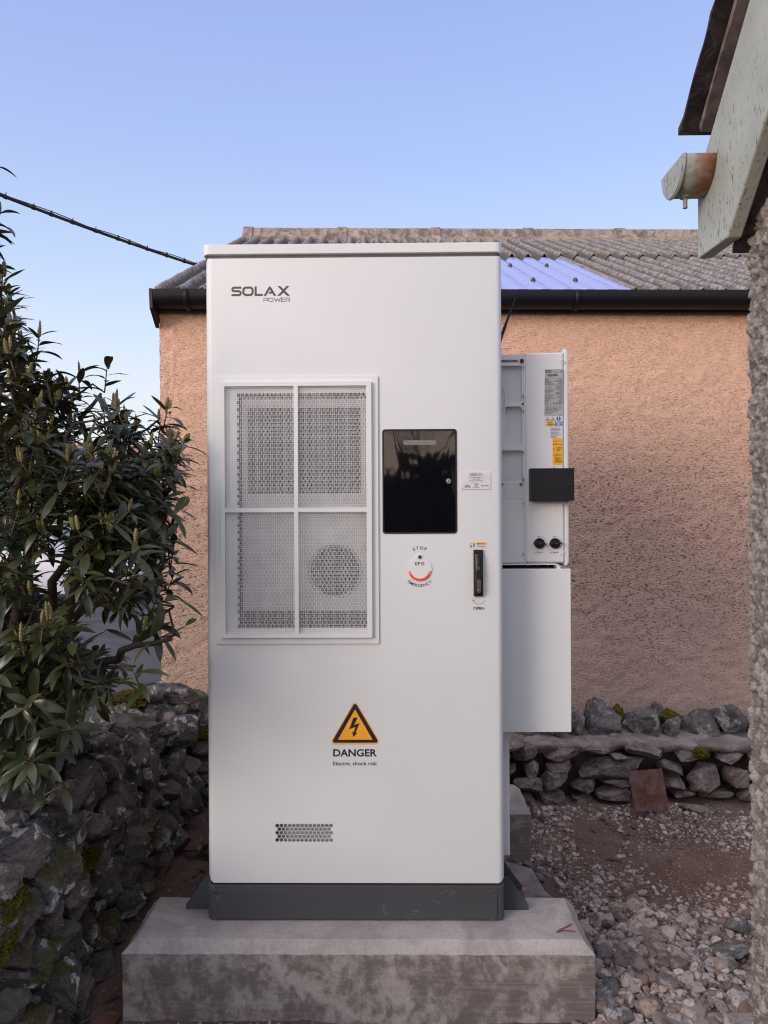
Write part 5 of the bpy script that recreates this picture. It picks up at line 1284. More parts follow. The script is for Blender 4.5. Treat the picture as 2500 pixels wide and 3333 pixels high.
# warning strip below
mb = MB(); mb.plate([(qx(700), qz(2110)), (qx(1285), qz(2110)), (qx(1290), qz(1772)), (qx(705), qz(1772))], YL, YV - 0.0041); ws = mb.build('warning_label', M['sticker'], pan)
mb = MB(); 
for u in (810, 975): mb.flat([tri(qx(u), qz(1922), qz(1795), 74 * kq, 3 * kq)], YL - .0002)
mb.build('hazard_border', M['ink'], ws)
mb = MB()
for u in (810, 975): mb.flat([tri(qx(u), qz(1912), qz(1812), 58 * kq, 2 * kq)], YL - .0005)
bar(768, 1010, 1938, 2092, YL - .0002); mb.build('yellow_field', M['pale_yellow'], ws)
mb = MB(); mb.flat([circle(qx(1161), qz(1852), 72 * kq, 24)], YL - .0002); bar(1035, 1283, 1938, 2008, YL - .0002); bar(1035, 1283, 2020, 2092, YL - .0002); mb.build('blue_field', M['blue'], ws)
mb = MB(); mb.flat([[(qx(1150), qz(1885)), (qx(1172), qz(1885)), (qx(1178), qz(1800)), (qx(1144), qz(1800))]], YL - .0005); mb.flat([circle(qx(1161), qz(1903), 10 * kq, 10)], YL - .0005)
for v_, a, b in ((1955, 1060, 1260), (1973, 1050, 1268), (1992, 1105, 1215), (2035, 1100, 1210), (2053, 1080, 1245), (2072, 1060, 1262)): bar(a, b, v_ - 5, v_ + 5, YL - .0005)
mb.build('white_print', M['sticker'], ws)
mb = MB()
for v_, a, b in ((1953, 850, 935), (1975, 808, 968), (1995, 805, 975), (2035, 775, 1000), (2055, 775, 1002), (2077, 850, 940)): bar(a, b, v_ - 6, v_ + 6, YL - .0005)
for u in (810, 975): mb.flat([circle(qx(u), qz(1882), 15 * kq, 8)], YL - .0007); bar(u - 3, u + 3, 1850, 1875, YL - .0007)
mb.build('label_print', simple('brown_print', (0.20, 0.09, 0.01), 0.5), ws)
mb = MB(); mb.plate(rr(vx(1789), vx(1828.5), vz(1427), vz(1392), 0.0003, 1), YL, YV - 0.0041); tl = mb.build('address_label', M['sticker'], pan)
mb = MB()
for k in range(13):
    if k in (4, 9): continue
    py = 1395 + k * 2.45; w_ = rr_.uniform(18, 36); mb.flat([[(vx(1790, py), vz(py + .55, 1800)), (vx(1790 + w_, py), vz(py + .55, 1800)), (vx(1790 + w_, py), vz(py - .55, 1800)), (vx(1790, py), vz(py - .55, 1800))]], YL - .0003)
mb.build('label_print', M['grey_ink'], tl)
mb = MB(); mb.plate(rr(vx(1797), vx(1828.5), vz(1514.5), vz(1427.5), 0.0008, 2), YL - .0001, YV - 0.0041); ol = mb.build('orange_label', M['yellow'], pan)
mb = MB(); ox = lambda u: vx(1740 + u / 6.142, 1470); oz = lambda v_: vz(1180 + v_ / 6.142, 1810)
for v_ in (1578, 1640, 1733, 1848): mb.flat([tri(ox(370), oz(v_ + 12), oz(v_ - 14), 15 * SV / 6.142, .3 * SV)], YL - .0004)
for v_, a, b in ((1576, 392, 532), (1630, 392, 440), (1648, 360, 532), (1700, 430, 534), (1718, 430, 520), (1738, 430, 530), (1755, 430, 490), (1773, 430, 495), (1838, 390, 518), (1856, 390, 455), (1873, 400, 530), (1891, 400, 425), (1910, 400, 500), (1927, 400, 530), (1945, 400, 480), (1962, 400, 530), (1980, 400, 530), (1998, 362, 532)):
    mb.flat([[(ox(a), oz(v_ + 4)), (ox(b), oz(v_ + 4)), (ox(b), oz(v_ - 4)), (ox(a), oz(v_ - 4))]], YL - .0004)
mb.build('label_print', simple('dark_brown_print', (0.12, 0.05, 0.005), 0.5), ol)
mb = MB(); mb.plate(rr(vx(1775), vx(1829), vz(1530), vz(1515.5), 0.0003, 1), YL, YV - 0.0041); mb.build('blank_label', M['sticker'], pan)

# cable box beneath, its open top slot, and the duct below it
cbx = thing('cable_box', 'plain white sheet metal cable box below the inverter', 'cable box', (vx(1745), YV - 0.01, vz(2381)))
mb = MB(); mb.pillow(vx(1560, 2100), vx(1855, 2100), vz(2381), vz(1852), (0.001, 0.003, 0.001, 0.001), YV - 0.012, YV + 0.55, 0.0022); mb.build('box_front', M['white'], cbx, smooth=35)
so_ = rr(vx(1560, 1845), vx(1824, 1845), vz(1860), vz(1834.5), (0.0005, 0.0005, 0.022, 0.001), 6); si_ = rr(vx(1570, 1845), vx(1811, 1845), vz(1858), vz(1839), (0.0005, 0.0005, 0.010, 0.001), 6)
mb = MB(); mb.plate(so_, YV - 0.004, YV + 0.30, [si_]); mb.build('top_lip', M['inv_white'], cbx)
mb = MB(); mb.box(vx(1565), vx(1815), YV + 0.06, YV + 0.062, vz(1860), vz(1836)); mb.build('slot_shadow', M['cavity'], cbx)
for px in (1719, 1752, 1784): mb = MB(); mb.tube([(vx(px, 1843), YV + 0.02, vz(1842.5, px)), (vx(px, 1843), YV + 0.012, vz(1842.5, px))], 0.0022, 10); mb.build('bolt', M['steel'], cbx)
mb = MB(); Yd = 2.80; sd_ = Yd / F; mb.pillow((1560 - 1283) * sd_, (1660 - 1288) * sd_, CAMZ - (2786 - 1667) * sd_, CAMZ - (2375 - 1667) * sd_, 0.004, Yd, Yd + 0.5, 0.010, ez=0.003)
dct = mb.build('cable_duct', M['white'], smooth=35); tag(dct, 'narrow white vertical cable duct between the cable box and the ground', 'cable duct')
# antenna
mb = MB(); a0, a1, a2 = W(1622, 1135, 2.86), W(1633, 1092, 2.86), W(1678, 970, 2.86)
an = thing('antenna', 'thin tapered black rod antenna leaning out from behind the cabinet', 'antenna', a0)
dirn = (a2 - a1).normalized(); mb.tube([a1, a1.lerp(a2, .25), a1.lerp(a2, .28), a2 - dirn * .004, a2], [0.0062, 0.0060, 0.0052, 0.0030, 0.0018], 12); mb.build('rod', M['rubber'], an, smooth=50)
mb = MB(); mb.tube([a0 + Vector((-.02, 0, -.01)), a0, a1], [0.006, 0.0058, 0.0060], 12); mb.build('base_joint', M['black_plastic'], an, smooth=50)

# ------------------------------------------------------------------ roughcast outbuilding at the right, close to the camera
hb = thing('roughcast_outbuilding', 'grey-brown roughcast outbuilding with pale green bargeboard at the right edge', 'building', (0.645, 1.40, 0))
def grid_wall(us, vs, fpos, fnrm, amp, seed):
    U_, V_ = np.meshgrid(us, vs); P_ = np.array([fpos(u, v) for u, v in zip(U_.ravel(), V_.ravel())])
    q = P_ * 1.0
    # rounded pebbles: cellular bumps at two sizes
    def cells(p, s):
        g = p / s; gi = np.floor(g).astype(np.int64); best = np.full(len(p), 9.0); bid = np.zeros(len(p))
        for dx in (-1, 0, 1):
            for dy in (-1, 0, 1):
                for dz in (-1, 0, 1):
                    c = gi + np.array([dx, dy, dz]); j = np.stack([_h(c[:, 0] + 11, c[:, 1], c[:, 2]), _h(c[:, 0], c[:, 1] + 57, c[:, 2]), _h(c[:, 0], c[:, 1], c[:, 2] + 93)], 1) * 0.4 + 0.5
                    d = np.linalg.norm(g - (c + j), axis=1); m_ = d < best; best[m_] = d[m_]; bid[m_] = _h(c[:, 0] + 5, c[:, 1] + 3, c[:, 2] + 8)[m_]
        return best, bid
    d1, b1 = cells(P_ + 0.003 * np.stack([fbm(P_ * 90, 2), fbm(P_ * 90 + 7, 2), fbm(P_ * 90 + 13, 2)], 1), 0.0140); d2, b2 = cells(P_, 0.0075)
    h = amp * (np.sqrt(np.maximum(0, 1 - (d1 / 0.85) ** 2)) * (0.65 + 0.5 * b1) + 0.40 * np.maximum(0, 1 - d2 / 0.8) + 0.22 * fbm(P_ * 160, 2) + 0.5 * fbm(P_ * 16, 2))
    N = np.array([fnrm(u, v) for u, v in zip(U_.ravel(), V_.ravel())]); P_ = P_ + N * h[:, None]
    w = len(us); return P_, [(r * w + c, r * w + c + 1, (r + 1) * w + c + 1, (r + 1) * w + c) for r in range(len(vs) - 1) for c in range(w - 1)], b1 * 0.5 + 0.5
# outline path in plan: along +X on the far side, round the corner, then along -Y on the near gable
RC = 0.012
path = []
def pl(s):
    """s<0: far wall (x from 0.645+|s|), s>0: gable wall going towards the camera"""
    if s < -RC: return (0.645 - s, 1.40, 0, 1)
    if s > RC: return (0.645, 1.40 - s, -1, 0)
    a = (s + RC) / (2 * RC) * math.pi / 2
    return (0.645 + RC - RC * math.sin(a), 1.40 - RC + RC * math.cos(a), -math.sin(a), math.cos(a))
us = np.concatenate([np.linspace(-0.9, -0.06, 60)[:-1], np.arange(-0.06, 0.17, 0.0024), np.linspace(0.172, 2.62, 280)])
vs = np.concatenate([np.linspace(-0.1, 0.55, 60)[:-1], np.arange(0.55, 2.42, 0.0026), np.linspace(2.423, 2.6, 12)])
PP, FF, TT = grid_wall(us, vs, lambda u, v: (pl(u)[0], pl(u)[1], v), lambda u, v: (pl(u)[2], pl(u)[3], 0), 0.0085, 1)
sl_top = lambda y: CAMZ + 0.46 + 0.93 * (1.42 - y)
keep = PP[:, 2] < np.array([sl_top(y) if y < 1.395 else 2.06 for y in PP[:, 1]]) + 0.02
PP[:, 2] = np.where(keep, PP[:, 2], np.array([sl_top(y) if y < 1.395 else 2.06 for y in PP[:, 1]]) + 0.02)
mb = MB(); mb.add(PP, FF, TT); mb.build('wall', M['roughcast'], hb, smooth=180)
mb = MB(); G0 = [(1.40, 2.08), (-1.60, 2.08), (-1.60, 2.10), (-0.10, 3.46)]
mb.add([(0.66, 1.38, 2.0), (0.66, 0.10, 3.24), (0.66, -1.2, 2.0), (3.2, 1.38, 2.0), (3.2, 0.10, 3.24), (3.2, -1.2, 2.0)], [(0, 1, 2), (3, 5, 4)])
mb.build('gable_top', M['roughcast'], hb)
SL2 = 0.93; XB = 0.590
# bargeboard: outline in the (y, z) plane
def ytop(y): return CAMZ + 0.680 + 0.915 * (1.455 - y)
def ybot(y): return CAMZ + 0.480 + 1.0 * (1.365 - y)
ytip = 1.498
poly = [(ytip, CAMZ + 0.487), (1.366, CAMZ + 0.481), (0.9, ybot(0.9)), (0.15, ybot(0.15)), (0.15, ytop(0.15)), (0.9, ytop(0.9)), (ytip, ytop(ytip))]
mb = MB(); n = len(poly); v = [(XB, y, z) for y, z in poly] + [(XB + 0.026, y, z) for y, z in poly]
mb.add(v, [tuple(range(n)), tuple(2 * n - 1 - i for i in range(n))] + [((i + 1) % n, i, n + i, n + (i + 1) % n) for i in range(n)])
mb.build('bargeboard', M['green_paint'], hb, bevel=0.003, merge=True)
mb = MB(); v = []
for y, z in ((1.40, ybot(1.40) + .02), (0.15, ybot(0.15) + .02)):
    v += [(XB + 0.024, y, z + 0.0), (0.75, y, z + 0.0), (0.75, y, z + 0.012), (XB + 0.024, y, z + 0.012)]
mb.add(v, [(0, 4, 5, 1), (1, 5, 6, 2), (2, 6, 7, 3), (3, 7, 4, 0)]); mb.build('soffit', M['slate'], hb)
# slate roof: overlapping courses that step out at the verge, with an undercloak strip beneath
zr = lambda y: CAMZ + 0.716 + 0.90 * (1.487 - y)
def slate(y0, y1, xv, th, lift, xr=3.2):
    mb = MB(); nseg = 16; V = []; e = []
    for i in range(nseg + 1):
        t = i / nseg; y = y0 + (y1 - y0) * t; z = zr(y) + lift * (1 - t)
        jx = xv + 0.0012 * math.sin(y * 57) + random.uniform(-.0015, .0015)
        V += [(jx, y, z), (xr, y, z), (xr, y, z + th), (jx + random.uniform(0, .003), y, z + th + random.uniform(-.001, .002))]
    f = []
    for i in range(nseg):
        a, b = 4 * i, 4 * (i + 1)
        for k in range(4): f.append((a + k, b + k, b + (k + 1) % 4, a + (k + 1) % 4)[::-1])
    f += [(0, 1, 2, 3), tuple(4 * nseg + k for k in range(4))[::-1]]
    mb.add(V, f); return mb
y = 1.492; k = 0
while y > 0.20:
    y2 = y - 0.235; slate(y, y2 - 0.06, 0.553 + 0.004 * (k % 2), 0.013, 0.012).build('slate_course', M['slate'], hb, merge=True); y = y2; k += 1
mb = MB(); V = []
for i in range(29):
    y = 1.470 - i * 0.045; V += [(XB - 0.006 + random.uniform(-.002, .002), y, zr(y) - 0.012), (XB + 0.03, y, zr(y) - 0.012), (XB + 0.03, y, zr(y) - .001), (XB - 0.007, y, zr(y) - .001)]
mb.add(V, [q for i in range(28) for q in ((4 * i, 4 * i + 4, 4 * i + 5, 4 * i + 1)[::-1], (4 * i + 1, 4 * i + 5, 4 * i + 6, 4 * i + 2)[::-1], (4 * i + 3, 4 * i + 7, 4 * i + 4, 4 * i)[::-1])] + [(0, 1, 2, 3)])
mb.build('undercloak', M['undercloak'], hb)
mb = MB(); zq = zr(0.12); mb.add([(0.555, 0.10, zq), (3.2, 0.10, zq), (3.2, -1.3, zq - 1.28), (0.555, -1.3, zq - 1.28)], [(0, 1, 2, 3)]); solid(mb.build('roof_slope', M['slate'], hb), 0.03)
# gutter stub with its stop end and drain bolt
mb = MB(); gyc, gzc, gr_ = 1.4625, CAMZ + 0.650, 0.0565
arcs = [(gyc + gr_ * math.cos(a), gzc + gr_ * math.sin(a)) for a in np.linspace(math.pi, 2 * math.pi, 17)]
V = []; xs_ = [0.531, 0.560, XB]
for x in xs_:
    V += [(x, y, z) for y, z in arcs]
m_ = 17; mb.add(V, [(r * m_ + c, r * m_ + c + 1, (r + 1) * m_ + c + 1, (r + 1) * m_ + c) for r in range(2) for c in range(16)])
gu = solid(mb.build('gutter', M['rusty_gutter'], hb, smooth=60), 0.003)
mb = MB(); L = [(y, z) for y, z in arcs]; v = [(0.528, y, z) for y, z in L] + [(0.533, y, z) for y, z in L]
mb.add(v, [tuple(range(17)), tuple(33 - i for i in range(17))] + [(i, 17 + i, 17 + (i + 1) % 17, (i + 1) % 17) for i in range(17)])
mb.tube([(0.532, y, z) for y, z in arcs], 0.0028, 6); mb.build('stop_end', M['green_paint'], gu, smooth=40)
mb = MB(); mb.tube([(0.553, gyc, gzc - gr_ - 0.022), (0.553, gyc, gzc - gr_ + .002)], 0.0045, 8); mb.tube([(0.553, gyc, gzc - gr_ - 0.003), (0.553, gyc, gzc - gr_ + .002)], 0.010, 8); mb.build('gutter_bolt', M['rusty_gutter'], gu)

# ------------------------------------------------------------------ laurel shrub
shr = thing('laurel_shrub', 'large dark glossy laurel shrub with upright flower spikes above the mossy wall', 'shrub', (-1.75, 2.75, 0.45))
LEAFN = 7
def leaf(mb, base, dirv, up, L, Wd, droop, fold, tint):
    d = dirv.normalized(); s = d.cross(up)
    if s.length < 1e-3: s = d.orthogonal()
    s.normalize(); nrm = s.cross(d).normalized(); v = []; p = base.copy(); dd = d.copy()
    tw = random.uniform(-.25, .25)
    for i in range(LEAFN + 1):
        t = i / LEAFN
        w = Wd * (0.10 if i == 0 else (math.sin(math.pi * min(1, t * 1.02) ** 0.88) ** 0.80 + 0.04)) * (1 if i < LEAFN else 0.05)
        nn = s.cross(dd).normalized(); sd_ = (s * math.cos(tw * t) + nn * math.sin(tw * t))
        wav = 0.06 * w * math.sin(t * 9 + tint * 20)
        v += [p - sd_ * w + nn * (w * fold + wav), p, p + sd_ * w + nn * (w * fold - wav)]
        dd = (dd - nrm * droop / LEAFN).normalized(); p = p + dd * (L / LEAFN)
    f = []
    for i in range(LEAFN):
        a = 3 * i; f += [(a, a + 1, a + 4, a + 3), (a + 1, a + 2, a + 5, a + 4)]
    mb.add(v, f, tint)
SPK = []
def spike(mb, base, d, L, r, tint):
    d = d.normalized(); u = d.orthogonal().normalized(); w = d.cross(u); v = []; f = []; n = 6; R_ = 11
    for i in range(R_ + 1):
        t = i / R_; rad = r * (math.sin(math.pi * (0.12 + 0.86 * t)) ** .6) * (1.0 + 0.24 * (i % 2))
        for k in range(n):
            a = 2 * math.pi * (k + 0.5 * (i % 2)) / n; v.append(base + d * (L * t) + (u * math.cos(a) + w * math.sin(a)) * rad)
    for i in range(R_):
        for k in range(n): f.append((i * n + k, i * n + (k + 1) % n, (i + 1) * n + (k + 1) % n, (i + 1) * n + k))
    f.append(tuple(R_ * n + k for k in range(n))); SPK.append((v, f, tint, base.copy(), L))
leaves, buds, wood = MB(), MB(), MB()
rs = random.Random(77); random.seed(77)
# silhouette of the crown in the photograph's direction, as (x, lowest z, highest z) at y = 2.7
def zlim(px, py, Y=2.7): p = W(px, py, Y); return p
top_prof = [(-60, 560), (0, 760), (40, 960), (110, 1080), (190, 1150), (300, 1235), (400, 1225), (470, 1370), (560, 1330), (610, 1420), (650, 1480)]
bot_prof = [(-60, 2560), (120, 2500), (230, 2420), (330, 2290), (430, 2180), (500, 2080), (560, 1990), (600, 1780), (650, 1560)]
def interp(prof, x):
    for (a, b), (c_, d) in zip(prof, prof[1:]):
        if a <= x <= c_: return b + (d - b) * (x - a) / (c_ - a)
    return prof[0][1] if x < prof[0][0] else prof[-1][1]
stems = []
root = Vector((-1.72, 2.85, 0.42))
def stem(pts, r0, r1):
    n = len(pts); cr = []
    for i in range(n - 1):
        for t in (0, 0.34, 0.67): cr.append(pts[i].lerp(pts[i + 1], t) + Vector((rs.uniform(-1, 1), rs.uniform(-1, 1), rs.uniform(-1, 1))) * 0.012)
    cr.append(pts[-1]); rad = [r0 + (r1 - r0) * i / (len(cr) - 1) for i in range(len(cr))]
    wood.tube(cr, rad, 7, tint=0.0); stems.extend(cr)
mains = [[(95, 1950), (100, 1700), (105, 1450), (60, 1200), (30, 950)], [(120, 2150), (180, 1900), (260, 1700), (330, 1560), (430, 1500)], [(130, 2150), (300, 1950), (390, 1700), (520, 1520), (560, 1440)],
         [(150, 2300), (330, 2150), (450, 2110), (560, 2080)], [(60, 2000), (50, 1600), (140, 1350), (160, 1200)], [(110, 2200), (250, 1950), (290, 1600), (270, 1350), (330, 1280)], [(200, 1850), (350, 1780), (470, 1700), (540, 1650)],
         [(90, 2300), (200, 2250), (330, 2260)], [(60, 2300), (100, 2480), (170, 2500)], [(-100, 1900), (-200, 1500), (-180, 1100), (-100, 800)], [(60, 1700), (0, 1300), (-20, 1000), (-10, 760)], [(-60, 1300), (-90, 900), (-70, 600)], [(-150, 2200), (-400, 1800), (-500, 1400)], [(-150, 2300), (-500, 2200), (-800, 1900)],
         [(340, 1900), (470, 1850), (560, 1750), (590, 1640)], [(380, 1720), (420, 1600), (400, 1450)], [(90, 1700), (200, 1500), (240, 1380)]]
for i, mpts in enumerate(mains):
    Y = rs.uniform(2.35, 3.15); P_ = [root + Vector((rs.uniform(-.1, .1), rs.uniform(-.15, .15), 0))] if i not in (6, 11, 14, 15, 16) else []
    for k, (px, py) in enumerate(mpts): P_.append(W(px, py, Y + rs.uniform(-.06, .06)))
    stem(P_, 0.022 if P_[0].z < 0.6 else 0.011, 0.005)
SA = np.array([p[:] for p in stems])
def shoot(p, axis, nl, tint0, Ls=1.0, bud=True):
    global SA
    q = SA[np.argmin(np.linalg.norm(SA - np.array(p[:]), axis=1) + 0.06 * (SA[:, 2] > p.z - 0.03))]; q = Vector(q)
    a = axis.normalized(); mid = q.lerp(p, 0.55) - Vector((0, 0, 0.25 * (p - q).length * 0.5)) * 0.5
    L0 = 0.085; st_ = p - a * L0
    cv_ = [q, q.lerp(mid, .5), mid, mid.lerp(st_, .6), st_, p]
    SA = np.vstack([SA] + [np.array(c_[:])[None, :] for c_ in (cv_[1], cv_[2], cv_[3])])
    wood.tube(cv_[:5], [0.0046, 0.0040, 0.0036, 0.0030, 0.0026], 5, cap=False, tint=0.2); wood.tube([st_, p], [0.0026, 0.0020], 5, tint=1.0)
    u = a.orthogonal().normalized(); w = a.cross(u); ph = rs.uniform(0, 6.28)
    for k in range(nl):
        t = k / max(1, nl - 1); ang = ph + k * 2.399; out = u * math.cos(ang) + w * math.sin(ang)
        base = st_ + a * (L0 * (0.10 + 0.90 * t)); lift = 0.10 + 0.75 * t ** 1.5 + rs.uniform(-.15, .25)
        d = out + a * lift; L = rs.uniform(0.058, 0.112) * (1.0 - 0.18 * t) * Ls
        leaf(leaves, base + d.normalized() * 0.004, d, a + Vector((0, 0, 0.8)), L, L * rs.uniform(0.108, 0.168), rs.uniform(0.1, 1.3), rs.uniform(0.05, 0.45), min(1, max(0, tint0 + rs.uniform(-.4, .4))))
    if bud:
        for k in range(rs.choice((1, 1, 2, 3, 4))):
            b = p + Vector((rs.uniform(-1, 1), rs.uniform(-1, 1), 0)) * 0.006
            spike(buds, b, a * 0.8 + Vector((rs.uniform(-.25, .25), rs.uniform(-.25, .25), 1.0)), rs.uniform(0.028, 0.060), rs.uniform(0.0042, 0.0062), rs.random())
CAND = []
cnt = 0
while cnt < 760:
    px = rs.uniform(-900, 570) if rs.random() < 0.42 else rs.uniform(-60, 570)
    lo = interp(bot_prof, px); hi = interp(top_prof, px)
    if px < -60: lo, hi = 2500, 560 + (-60 - px) * 0.5
    py = rs.uniform(hi + 85, lo)
    Y = 2.75 + rs.uniform(-.75, .60) * (0.55 if py < hi + 160 or px > 480 else 1)
    if py > 2350: Y = rs.uniform(2.05, 2.75)
    # gaps to the road, the car and the field
    if 60 < px < 620 and 1730 < py < 1990 and rs.random() < 0.55: continue
    if 330 < px < 600 and 1980 < py < 2240 and rs.random() < 0.85: continue
    if 200 < px < 620 and 1420 < py < 1730 and rs.random() < 0.35: continue
    if px > 440 and py > 1500 and rs.random() < 0.45: continue
    if fbm(np.array([[px / 95.0, py / 95.0, 4.0]]), 2)[0] > 0.42 and px > 30 and py < 2250: continue
    p = W(px, py, Y)
    if p.z < 0.62 or Y < 1.95: continue
    near_top = (py - hi) < 260
    ax = Vector((rs.uniform(-.5, .5) + (0.5 if px > 420 else 0), rs.uniform(-.75, .25), rs.uniform(0.45, 1.1) + (0.3 if near_top else 0)))
    if py > 2150 and rs.random() < .35: continue
    if py > 2150: ax = Vector((rs.uniform(-.3, .9), rs.uniform(-.9, 0), rs.uniform(-.2, .6)))
    CAND.append((p, ax, rs.randint(8, 13), rs.uniform(.2, .9), 1.0, (py < 1750 and rs.random() < .42) or rs.random() < .15)); cnt += 1
# a few leaders that stand out against the sky, the wall and the stones
for px, py, Y, ax, nl in ((128, 1095, 2.55, (.12, 0, 1), 8), (100, 1230, 2.5, (0, -.1, 1), 11), (8, 900, 2.5, (.1, -.1, 1), 10), (-8, 700, 2.5, (.25, 0, 1), 7), (-20, 540, 2.4, (.5, 0, .3), 6), (255, 1225, 2.65, (-.1, 0, 1), 9), (348, 1200, 2.7, (.1, 0, 1), 7),
                          (545, 1330, 2.6, (.2, 0, 1), 8), (522, 1370, 2.6, (.1, 0, 1), 10), (600, 1440, 2.5, (.5, -.1, .8), 9), (410, 1370, 2.6, (-.1, 0, 1), 8), (585, 1660, 2.4, (.7, -.2, .2), 8), (570, 1500, 2.5, (.6, -.3, .4), 9),
                          (580, 1950, 2.3, (1, -.2, .15), 5), (600, 2040, 2.4, (1, 0, .45), 2), (196, 2560, 2.1, (.8, -.5, .5), 4), (470, 2050, 2.4, (.5, -.3, .5), 7), (560, 1760, 2.4, (.8, -.2, 0), 6), (60, 1900, 2.35, (.4, -.9, .5), 10), (150, 2050, 2.3, (.3, -.9, .5), 11), (65, 2080, 2.3, (0, -.9, .5), 11), (230, 2230, 2.35, (.5, -.9, .2), 9)):
    CAND.append((W(px, py, Y), Vector(ax), nl, rs.uniform(.5, 1), 1.08, py < 1700 or py > 2040 and py < 2100))
# grow from the stems outwards, each twig leaving the nearest wood already there
PV = np.array([c_[0][:] for c_ in CAND]); DM = np.min(np.linalg.norm(PV[:, None, :] - SA[None, :, :], axis=2), axis=1)
done = np.zeros(len(CAND), bool)
for _ in range(len(CAND)):
    DD = np.where(done, 9e9, DM); i_ = int(np.argmin(DD)); done[i_] = True; n0 = len(SA)
    shoot(*CAND[i_]); DM = np.minimum(DM, np.min(np.linalg.norm(PV[:, None, :] - SA[None, n0:, :], axis=2), axis=1))
shr_l = leaves.build('foliage', M['leaf'], shr, smooth=180)
def spk_score(q):
    d = q[3] - Vector((0, 0, CAMZ)); px = d.x / max(.1, d.y)
    return q[4] / d.y if -0.52 < px < -0.20 and d.y > .5 else 0
SPK.sort(key=spk_score, reverse=True)
for v, f, tt, b_, L_ in SPK[:100]:
    mb = MB(); mb.add(v, f, tt); mb.t = [tt] * (len(mb.t) - 1) + [tt + 1e-4]; mb.build('flower_spike', M['bud'], shr, smooth=180)
mb = MB()
for v, f, tt, b_, L_ in SPK[100:]: mb.add(v, f, tt)
mb.build('flower_spikes', M['bud'], shr, smooth=180)['kind'] = 'stuff'

wood.build('stems', M['bark'], shr, smooth=180)
mb = MB(); leaf(mb, W(478, 1524, 2.4), Vector((1, 0, .25)), Vector((0, -.6, 1)), 0.045, 0.009, .3, .2, .5); mb.build('yellow_leaf', M['leaf_old'], shr)
# low weeds between wall and cabinet
for px, py, Y, nm in ((650, 2680, 3.6, 'low green weed at the foot of the far stone wall beside the cabinet'), (445, 3000, 2.62, 'small leafy weed between the mossy wall and the near plinth')):
    mb = MB(); b = W(px, py, Y); b.z = max(0.01, gz(b.x, b.y))
    for k in range(9):
        a = rs.uniform(0, 6.28); leaf(mb, b.copy(), Vector((math.cos(a), math.sin(a), rs.uniform(.5, 1.3))), Vector((0, 0, 1)), rs.uniform(.05, .09) * (1 if Y > 3 else .7), .012, .9, .2, .8)
    o = mb.build('weed', M['leaf'], smooth=180); tag(o, nm, 'weed')

# dead leaves blown along the foot of the wall
mb = MB()
for k in range(70):
    x, y = (rs.uniform(-0.98, -0.62), rs.uniform(2.3, 4.1)) if k < 48 else (rs.uniform(0.65, 1.7), rs.uniform(3.2, 4.1))
    if y < 2.8 and x > -0.9: continue
    a = rs.uniform(0, 6.28); leaf(mb, Vector((x, y, gz(x, y) + .006)), Vector((math.cos(a), math.sin(a), rs.uniform(0, .25))), Vector((0, 0, 1)), rs.uniform(.03, .07), rs.uniform(.006, .012), rs.uniform(-.2, .5), rs.uniform(.1, .6), rs.random())
o = mb.build('dead_leaves', simple('dead_leaf', (0.16, 0.095, 0.05), 0.8, var=0.5, vs=9), smooth=180); tag(o, 'scattered brown dead leaves on the soil at the foot of the walls', 'leaf litter', kind='stuff')

# ------------------------------------------------------------------ parked car beyond the road
car = thing('parked_car', 'pale silver parked car seen side-on through the gaps in the shrub', 'car', (-6.6, 14.0, 0))
def lin(L): return [Vector((car.location.x + a, 0, b)) for a, b in L]
M['car'] = simple('silver_car_paint', (0.62, 0.62, 0.66), 0.22, 0.0, 0.6, 0.03, spec=0.6) if False else powder('silver_car_paint', (0.60, 0.60, 0.66), 0.25, 0.0, 0.2)
M['car_glass'] = simple('car_glass', (0.03, 0.04, 0.045), 0.06, 0, 0.6)
M['car_trim'] = simple('dark_trim', (0.02, 0.02, 0.022), 0.5)
# half-width sections along the length (x, z_low, z_belt, z_top, half width at belt, half width at top)
side = [(-2.15, .45, .62, .70, .70, .66), (-2.10, .30, .75, .88, .80, .72), (-1.75, .22, .86, .96, .87, .78), (-1.30, .22, .92, 1.25, .89, .62), (-0.85, .22, .93, 1.42, .90, .58), (-0.1, .22, .93, 1.45, .90, .58), (0.35, .22, .93, 1.38, .90, .58),
        (0.75, .22, .93, 1.12, .90, .62), (1.05, .22, .92, .955, .89, .74), (1.60, .22, .84, .87, .86, .70), (1.98, .25, .72, .75, .80, .62), (2.15, .38, .58, .62, .62, .50)]
mb = MB(); V = []; ca = car.location
for x, a, b, t, wb, wt in side:
    ring_ = [(wb * .93, a), (wb, a + (b - a) * .35), (wb, b * .93), (wb * .97, b), (wt + (wb - wt) * .25, b + (t - b) * .55), (wt, t - .02), (wt * .6, t), (0, t + .01)]
    full = [(-w, z) for w, z in ring_] + [(w, z) for w, z in ring_[-2::-1]]
    V += [(ca.x + x, ca.y + w, z) for w, z in full]
n = 15; mb.add(V, [(r * n + c, r * n + c + 1, (r + 1) * n + c + 1, (r + 1) * n + c)[::-1] for r in range(len(side) - 1) for c in range(n - 1)] + [tuple(range(n)), tuple((len(side) - 1) * n + k for k in range(n))[::-1]])
mb.build('body', M['car'], car, smooth=40, merge=True)
